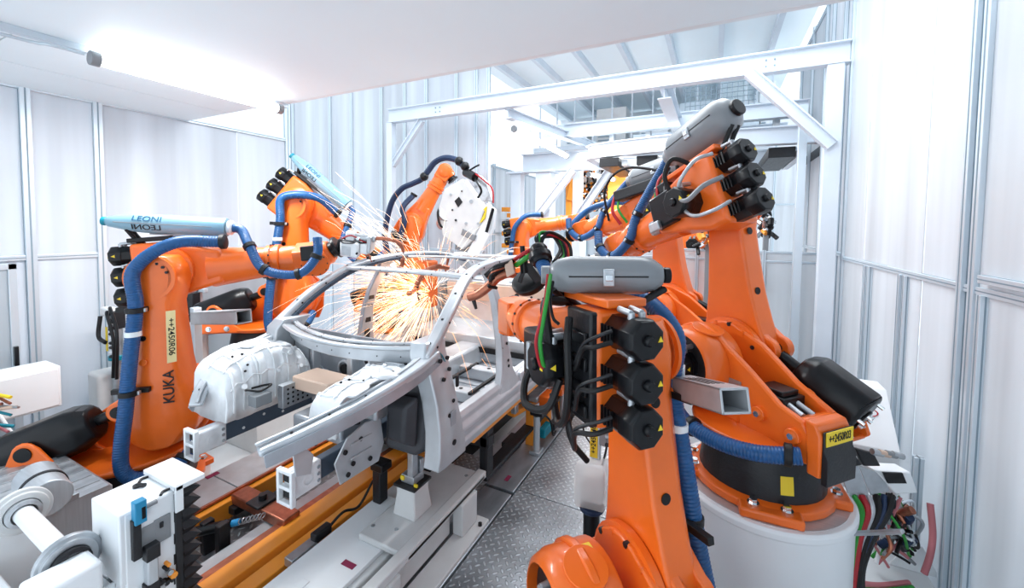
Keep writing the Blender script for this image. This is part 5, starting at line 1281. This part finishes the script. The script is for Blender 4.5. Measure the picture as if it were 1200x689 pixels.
b0 = D2(797, 452, 2.35); b1 = D2(862, 470, 1.85)
sq_tube('aluminium_bracket', b0, b1, .14, .115, 'rectangular aluminium tube pointing at the viewer in front of the drum robot', (b0.x - .02, b0.y + .05, -.3))
b0 = D2(232, 372, 4.5); b1 = D2(286, 371, 3.9)
sq_tube('aluminium_bracket', b0, b1, .14, .13, 'rectangular aluminium tube in front of the left rear robot', (b0.x - .08, b0.y + .02, -.3), False)
# ---------------------------------------------------------------- covered camera unit on the walkway
t = thing('camera_unit', (-.75, 2.85, 0), 'camera unit under a cloudy plastic cover beside the right front robot', 'camera unit')
cp = lambda x, y, d=3.0: D2(x, y, d)
c0 = cp(694, 565)
MB().bb((c0.x - .09, c0.y - .07, 0), (c0.x + .09, c0.y + .09, .05)).build('base', 'galv', t, .01)
MB().cyl((c0.x, c0.y, .05), (c0.x, c0.y, c0.z - .14), .06, seg=20).build('pedestal', 'black', t, .006)
MB().cyl((c0.x, c0.y, c0.z - .2), (c0.x, c0.y, c0.z - .17), .09, seg=20).build('collar', 'navy', t, .004)
MB().loops([[V(c0.x + a * k, c0.y + b * k, c0.z + z) for a, b in ((-.11, -.09), (.11, -.07), (.12, .09), (-.10, .09))] for z, k in ((-.17, .8), (-.15, .98), (.0, 1.05), (.13, 1.0), (.17, .85), (.18, .5))]).build('plastic_cover', 'clear', t, .02, seg=3)
MB().bb((c0.x - .07, c0.y - .05, c0.z - .13), (c0.x + .08, c0.y + .06, c0.z + .07)).build('camera_box', 'cream', t, .01)
MB().bb((c0.x - .02, c0.y - .0, c0.z + .17), (c0.x + .05, c0.y + .05, c0.z + .60)).build('mast', 'alu', t, .005)
MB().bb((c0.x - .021, c0.y - .006, c0.z + .19), (c0.x + .035, c0.y - .002, c0.z + .50)).build('label_strip', 'yellow', t)
text('++2450MC1J', 'label_lettering', 'ink', Matrix.Translation((c0.x + .007, c0.y - .008, c0.z + .345)) @ Matrix.Rotation(PI / 2, 4, 'X') @ Matrix.Rotation(PI / 2, 4, 'Z'), .05, t, .001, .92)
MB().cyl((c0.x - .0, c0.y - .05, c0.z + .57), (c0.x - .0, c0.y + .03, c0.z + .57), .062, seg=24).cyl((c0.x, c0.y - .06, c0.z + .57), (c0.x, c0.y - .05, c0.z + .57), .03, seg=16).build('pulley', 'galv', t, .004)
MB().bb((c0.x + .05, c0.y - .03, c0.z + .3), (c0.x + .11, c0.y + .04, c0.z + .62)).build('valve_strip', 'grey', t, .01)
for i in range(5): MB().cyl((c0.x + .1, c0.y - .03, c0.z + .32 + .06 * i), (c0.x + .14, c0.y - .04, c0.z + .33 + .06 * i), .014, seg=8).build('fitting', ('cast', 'galv')[i % 2], t)
MB().plate([V(c0.x - .03, c0.y + .02, c0.z + .62), V(c0.x + .08, c0.y + .02, c0.z + .60), V(c0.x + .02, c0.y + .02, c0.z + .72)], .01).build('warning_plate', 'yellow', t)
MB().tube([cp(688, 540, 2.95), cp(672, 520, 2.9), cp(666, 497, 2.85), cp(674, 480, 2.8), cp(690, 473, 2.75), cp(702, 475, 2.7)], .022, 12).build('cable_loop', 'rubber', t)
cables([[cp(685, 490), cp(684, 505), cp(692, 520), cp(700, 530)], [cp(706, 495), cp(711, 520), cp(706, 545)], [cp(686, 484, 2.95), cp(683, 492, 2.95), cp(688, 502, 2.95)]], t, ('black', 'rubber', 'white'), .006)

# ---------------------------------------------------------------- left background equipment
def cabinet(name, a, b, lb, m='white', post=True, screen=False):
    t = thing(name, ((a[0] + b[0]) / 2, (a[1] + b[1]) / 2, -.3), lb, 'cabinet')
    MB().bb(a, b).build('case', m, t, .008)
    MB().bb((b[0], a[1] + .02, a[2] + .02), (b[0] + .012, b[1] - .02, b[2] - .02)).build('door_panel', m, t, .004)
    if post:
        for x in (a[0] + .03, b[0] + .04):
            for y in (a[1] - .03,):
                profile((x, y, -.3), (x, y, b[2] + .02), .06, t, 'post')
    if screen: MB().bb((a[0] + .04, a[1] - .006, a[2] + .1), (b[0] - .05, a[1], b[2] - .06)).build('screen', 'black', t, .003)
    return t


ca = onx(40, 425, -5.75); 
cabinet('control_cabinet', (-6.12, 1.16, .66), (-5.76, 1.60, 1.06), 'white control box on aluminium posts at the left edge')
cabinet('control_box', (-5.95, 2.36, .78), (-5.62, 2.85, 1.22), 'pale control box with dark screen between the two left robots', 'cream', True, True)
MB().bb((-5.94, 2.353, 1.17), (-5.86, 2.36, 1.20)).build('warning_label', 'yellow', bpy.data.objects['control_box'], 0, False)
t = thing('junction_box', (-6.0, 3.0, 1.2), 'black junction box on the rail behind the pale control box', 'box')
MB().bb((-6.15, 2.86, 1.30), (-5.98, 2.95, 1.58)).build('case', 'cast', t, .006)
MB().bb((-6.2, 2.95, 1.2), (-5.9, 3.0, 1.26)).bb((-6.08, 2.95, -.3), (-6.02, 3.0, 2.1)).bb((-6.4, 2.95, 1.58), (-5.9, 3.0, 1.63)).build('rail', 'alu', t, .004)
for i in range(4): MB().tube([(-6.13 + .04 * i, 2.9, 1.30), (-6.12 + .04 * i, 2.88, 1.24), (-6.1 + .03 * i, 2.9, 1.16)], .008, 8).build('cable', 'rubber', t)
t = thing('valve_stand', (-6.05, 2.15, -.3), 'steel valve stand with hoses and a yellow strip behind the left front robot', 'stand')
vx, vy = -5.95, 2.1
MB().cyl((vx, vy, -.3), (vx, vy, 1.3), .05, seg=16).build('column', 'galv', t, .004)
MB().cyl((vx, vy, .95), (vx, vy, 1.0), .08, seg=16).build('collar', 'teal', t, .004)
MB().bb((vx - .28, vy - .05, 1.42), (vx + .0, vy + .05, 1.52)).build('nozzle_head', 'cream', t, .02)
MB().bb((vx - .05, vy - .06, 1.3), (vx + .06, vy + .06, 1.5)).build('valve_block', 'cast', t, .01)
MB().bb((vx - .08, vy - .07, 1.05), (vx - .05, vy - .06, 1.32)).build('yellow_strip', 'yellow', t)
for i in range(9): MB().cyl((vx + .05, vy - .06, 1.0 + .05 * i), (vx + .1, vy - .09, 1.02 + .05 * i), .018, seg=8).build('fitting', ('black', 'galv', 'cast')[i % 3], t)
cables([[V(vx, vy - .05, 1.5), V(vx + .15, vy - .1, 1.55), V(vx + .28, vy - .1, 1.3), V(vx + .24, vy - .1, .8)], [V(vx - .25, vy - .05, 1.42), V(vx - .22, vy - .08, 1.2), V(vx - .05, vy - .08, 1.15)], [V(vx, vy - .05, 1.46), V(vx + .12, vy - .12, 1.5), V(vx + .2, vy - .1, 1.2), V(vx + .16, vy - .1, .8)]], t, ('black', 'rubber', 'black'), .016)
tag(MB().loops([[V(-6.3, 1.95, z) + V(a, b, 0) for a, b in ((0, 0), (.28, 0), (.28, .28), (0, .28))] for z in (-.3, .72, .8)]).build('plastic_bin', 'cream', None, .04, seg=3), 'pale plastic bin beside the valve stand', 'bin')
# cable tangle on pipe frame at the far left
t = thing('pipe_rack', (-5.9, .85, -.3), 'pipe rack with tangled coloured cables at the left edge', 'rack')
for x, y in ((-5.95, .75), (-5.5, .98), (-5.95, 1.0)): MB().bb((x - .03, y - .03, -.3), (x + .03, y + .03, 1.1)).build('post', 'alu', t, .004)
for z in (.55, .8, 1.0): MB().bb((-5.98, .72, z), (-5.46, .78, z + .04)).build('crossbar', 'cast', t, .004)
MB().cyl((-6.05, .85, .9), (-6.05, .85, 1.8), .07, seg=16).build('beige_pipe', 'beige', t, .01)
for z in (1.1, 1.3, 1.5, 1.7): MB().cyl((-6.05, .85, z), (-6.05, .85, z + .04), .085, seg=16).build('pipe_collar', 'copper' if z != 1.3 else 'teal', t, .004)
g = random.Random(12); cc = []
for i in range(34):
    a = V(-6.1 + g.random() * .3, .7 + g.random() * .35, .95 + g.random() * .25); e = V(-5.5 + g.random() * .35, .75 + g.random() * .5, .35 + g.random() * .7)
    m = a.lerp(e, .5) + V(g.uniform(-.1, .1), g.uniform(-.1, .1), g.uniform(-.2, .12)); cc.append([a, m, e])
cables(cc, t, ('copper', 'black', 'green', 'yellow', 'beige', 'galv', 'pink', 'orange2', 'rubber', 'white', 'teal'), .011)
# ---------------------------------------------------------------- right lower corner
t = thing('terminal_cabinet', (1.2, 3.3, 0), 'white angled terminal cabinet on posts between the drum robot and right wall', 'cabinet')
pf = onz(1079, 668, 0); pf.x -= .05; kx, ky = pf.x - .42, pf.y + .05; kz = .46
MB().loops([[V(x, y, z) for y, z in ((ky, kz), (ky, kz + .36), (ky + .34, kz + .72), (ky + .55, kz + .72), (ky + .55, kz))] for x in (kx, kx + .34)]).build('case', 'white', t, .006)
MB().bb((kx - .004, ky + .02, kz + .02), (kx, ky + .5, kz + .3)).build('side_panel', 'grey', t)
Ts = Matrix.Translation((kx + .17, ky + .19, kz + .36 + .19 * .36 / .34 + .004)) @ Matrix.Rotation(math.atan2(.36, .34), 4, 'X')
MB(Ts).lathe([(.075, 0), (.085, 0), (.085, .002), (.075, .002)], Matrix.Diagonal((1, .45, 1, 1)), 30, False).build('red_stamp', 'red', t)
for i in range(4): MB(Ts).bb((-.045 + i * .025, -.014, 0), (-.03 + i * .025, .014, .002)).build('stamp_mark', 'red', t)
MB(Ts).bb((-.168, -.08, 0), (-.14, .06, .002)).build('warning_label', 'yellow', t)
profile((pf.x, pf.y, 0), (pf.x, pf.y, kz + .38), .055, t, 'post')
profile((kx + .02, ky + .6, 0), (kx + .02, ky + .6, kz + .8), .045, t, 'post')
MB().loops([[V(pf.x + a, pf.y - b, z) for a, z in ((-.14, 0), (.14, 0), (.04, .2), (-.04, .2))] for b in (.03, .04)]).build('gusset_foot', 'white', t, .004)
MB().bar(V(kx - .02, ky + .5, kz + .72), V(kx - .02, ky + .05, kz + .1), .05, .03).build('diagonal_strut', 'alu', t, .004)
t = thing('connector_bracket', (.95, 2.85, 1.0), 'grey hinged connector plates and a small box with black face beside the drum', 'bracket')
kk = lambda x, y, d=2.75: D2(x, y, d)
MB().plate([kk(983, 550), kk(1005, 545), kk(1018, 580), kk(996, 586)], .012).plate([kk(1006, 545), kk(1034, 556), kk(1042, 575), kk(1020, 580)], .012).build('hinged_plate', 'galv', t, .004)
MB().plate([kk(978, 532), kk(998, 530), kk(1008, 543), kk(982, 548)], .05).plate([kk(1000, 524), kk(1022, 530), kk(1030, 545), kk(1010, 545)], .04).build('connector_block', 'cast', t, .01)
MB().plate([kk(1016, 546, 2.8), kk(1058, 548, 2.8), kk(1066, 572, 2.8), kk(1040, 573, 2.8)], .12).build('switch_box', 'white', t, .01)
MB().plate([kk(1034, 553, 2.72), kk(1057, 554, 2.72), kk(1062, 566, 2.72), kk(1040, 566, 2.72)], .01).build('black_face', 'black', t)
for i in range(4): MB().cyl(kk(1022 + 8 * i, 529 + i, 2.7), kk(1034 + 8 * i, 532 + i, 2.7), .02, seg=10).build('plug', ('galv', 'beige', 'grey')[i % 3], t)
MB().bar((.80, 3.12, .62), (1.0, 2.98, .80), .04, .02).build('support_arm', 'galv', t, .004)
cl_ = []
for i, (x, c) in enumerate(((1000, 0), (1010, 0), (1016, 0), (1026, 0), (1034, 0), (1040, 0))):
    cl_.append([kk(1000 + 9 * i, 580, 2.75), kk(1010 + 6 * i, 600, 2.7), kk(1003 + 4 * i, 630, 2.7), kk(1000 + 2 * i, 665, 2.65), kk(994 + 3 * i, 700, 2.6)])
cables(cl_, t, ('green', 'red', 'galv', 'rubber', 'navy', 'rubber'), .017)
t = thing('cable_tangle', (1.1, 3.0, 0), 'tangle of hoses, couplings and thin cables on the floor by the right wall', 'cables')
g = random.Random(21); cc = []
for i in range(46):
    a = kk(g.uniform(1015, 1060), g.uniform(570, 605), 2.75 + g.random() * .35); e = kk(g.uniform(1020, 1075), g.uniform(600, 665), 2.7 + g.random() * .3)
    m = a.lerp(e, .5) + V(g.uniform(-.12, .12), g.uniform(-.1, .1), g.uniform(-.15, .1)); cc.append([a, m, e])
cables(cc, t, ('galv', 'rubber', 'copper', 'white', 'green', 'grey', 'pink', 'black', 'alu'), .009)
for i in range(12):
    p = kk(g.uniform(1030, 1070), g.uniform(600, 650), 2.8); MB().cyl(p, p + V(g.uniform(-.05, .05), g.uniform(-.05, .05), .06), .025, seg=12).build('coupling', g.choice(('cast', 'galv', 'copper', 'navy')), t, .003)
MB().tube([kk(1090, 590, 2.95), kk(1093, 625, 2.9), kk(1090, 650, 2.85), kk(1083, 672, 2.85)], .02, 12).build('pink_hose', 'pink', t)
MB().tube([kk(1000, 682, 2.7), kk(1030, 686, 2.75), kk(1065, 683, 2.8)], .018, 10).build('red_hose', 'pink', t)
MB().tube([kk(1000, 689, 2.7), kk(1035, 693, 2.72), kk(1070, 689, 2.75)], .018, 10).build('green_hose', 'green', t)
MB().bar(kk(1040, 590, 2.95), kk(1062, 640, 2.85), .08, .04).build('steel_angle', 'galv', t, .004)

# ---------------------------------------------------------------- far bay: dense orange equipment, orange posts
fb_ = lambda x, y, d=13.: ony(x, y, d)
t = thing('orange_portal', tuple(fb_(680, 262)), 'orange steel portal in the far bay beyond the conveyor loop', 'portal')
def fbox(x0, y0, x1, y1, d, th, nm, m, par): return MB().plate([fb_(x0, y0, d), fb_(x1, y0, d), fb_(x1, y1, d), fb_(x0, y1, d)], th).build(nm, m, par, .01)
fbox(714, 196, 735, 395, 12.4, .4, 'post', 'orange2', t); fbox(710, 194, 742, 200, 12.3, .6, 'head_plate', 'orange2', t)
fbox(664, 193, 670, 392, 12.6, .2, 'left_post', 'orange2', t); fbox(656, 193, 690, 197, 12.6, .2, 'lintel', 'orange2', t)
MB().bar(fb_(668, 235, 12.5), fb_(676, 200, 12.5), .25, .2).build('slanted_arm', 'orange2', t, .02)
g = random.Random(31); b1_, b2_, b3_ = MB(), MB(), MB()
for i in range(560):
    x = g.uniform(678, 716); y = g.uniform(200, 240) if x < 690 else g.uniform(200, 246); p = fb_(x, y, 12.7 + g.random() * .8)
    b = g.choice((b1_, b2_, b3_)); s = g.uniform(.03, .09)
    b.box((0, 0, 0), (s, s, s * g.uniform(.6, 2.4)), Matrix.Translation(p) @ Matrix.Rotation(g.random() * 3, 4, 'X') @ Matrix.Rotation(g.random() * 3, 4, 'Z'))
for b, m in ((b1_, 'orange2'), (b2_, 'cast'), (b3_, 'cream')): tag(b.build('tool_cluster', m, t, 0, False), kind='stuff')
t = thing('orange_feeder', tuple(fb_(596, 250, 13)), 'small stack of orange machinery at the foot of the broad far column', 'machine')
fbox(591, 300, 600, 360, 12.9, .3, 'leg', 'orange2', t)
MB().bb(tuple(fb_(592, 330, 13) + V(0, 0, -1.6)), tuple(fb_(598, 300, 13.2))).build('stand', 'cream', t, .01)
for i in range(9): fbox(590 + (i % 2) * 6, 243 + i * 7, 598 + (i % 2) * 5, 248 + i * 7, 12.8 + .1 * (i % 3), .3, 'unit', ('orange2', 'orange2', 'cream')[i % 3], t)
# gun head seen between the right arms and another by the far right post
for nm, x, y, d, sd, lb in (('tool_head', 830, 282, 7.1, 5, 'black and silver tool head between the two right robot arms'), ('tool_head', 898, 262, 7.9, 6, 'black tool head just right of the drum robot link arm')):
    t = thing(nm, tuple(ony(x, y, d)), lb, 'tool'); g = random.Random(sd)
    for i in range(26):
        p = ony(x + g.uniform(-13, 13) * (1 if x < 850 else .5), y + g.uniform(-14, 14), d + g.uniform(-.15, .15)); q_ = p + V(g.uniform(-1, 1), g.uniform(-.5, .5), g.uniform(-1, 1)).normalized() * .12
        MB().cyl(p, q_, g.uniform(.025, .05), seg=8).build('fitting', g.choice(('black', 'cast', 'chrome', 'orange2', 'black')), t)
    MB().bb(tuple(V(ony(x, y, d).x - .04, d - .04, -.04 if x > 850 else .0)), tuple(ony(x, y, d) + V(.04, .04, .1))).build('stem', 'grey', t, .01)
RB8 = robot('third orange robot far down the right row, forearm pointing left', (.0, 9.0, .2), 172, 0, -5, det=1, pod='grey', arm_hose=False, poddim=(.3, .1), wrist_hose=False)
plinth('block_pedestal', .0, 9.0, .2, 'pale block pedestal at the far right of the line')
tag(MB().bb((1.0, 6.9, -.3), (1.1, 7.0, 4.2)).build('perforated_post', 'alu', None, .004), 'grey perforated post right of the drum robot link arm', 'post')

# ---------------------------------------------------------------- shared group names of repeats
GR = dict(industrial_robot='orange robots along the line', drum_pedestal='drum pedestals in the right row', block_pedestal='block pedestals under the rear robots', welding_gun='welding guns held by the robots', conveyor_rail='conveyor rails under the car', carrier_crossbar='crossbars between the conveyor rails', diagonal_brace='diagonal braces under the beams', cross_beam='cross beams over the far bay', ceiling_beam='ceiling beams behind the long beam', fluorescent_lamp='fluorescent tubes', steel_column='far steel columns', support_post='posts carrying the long beam', aluminium_bracket='rectangular aluminium tube brackets', tool_head='small tool heads between the robots')
for o_ in list(COL.objects):
    if o_.parent is None and o_.name.split('.')[0] in GR and 'category' in o_: o_['group'] = GR[o_.name.split('.')[0]]
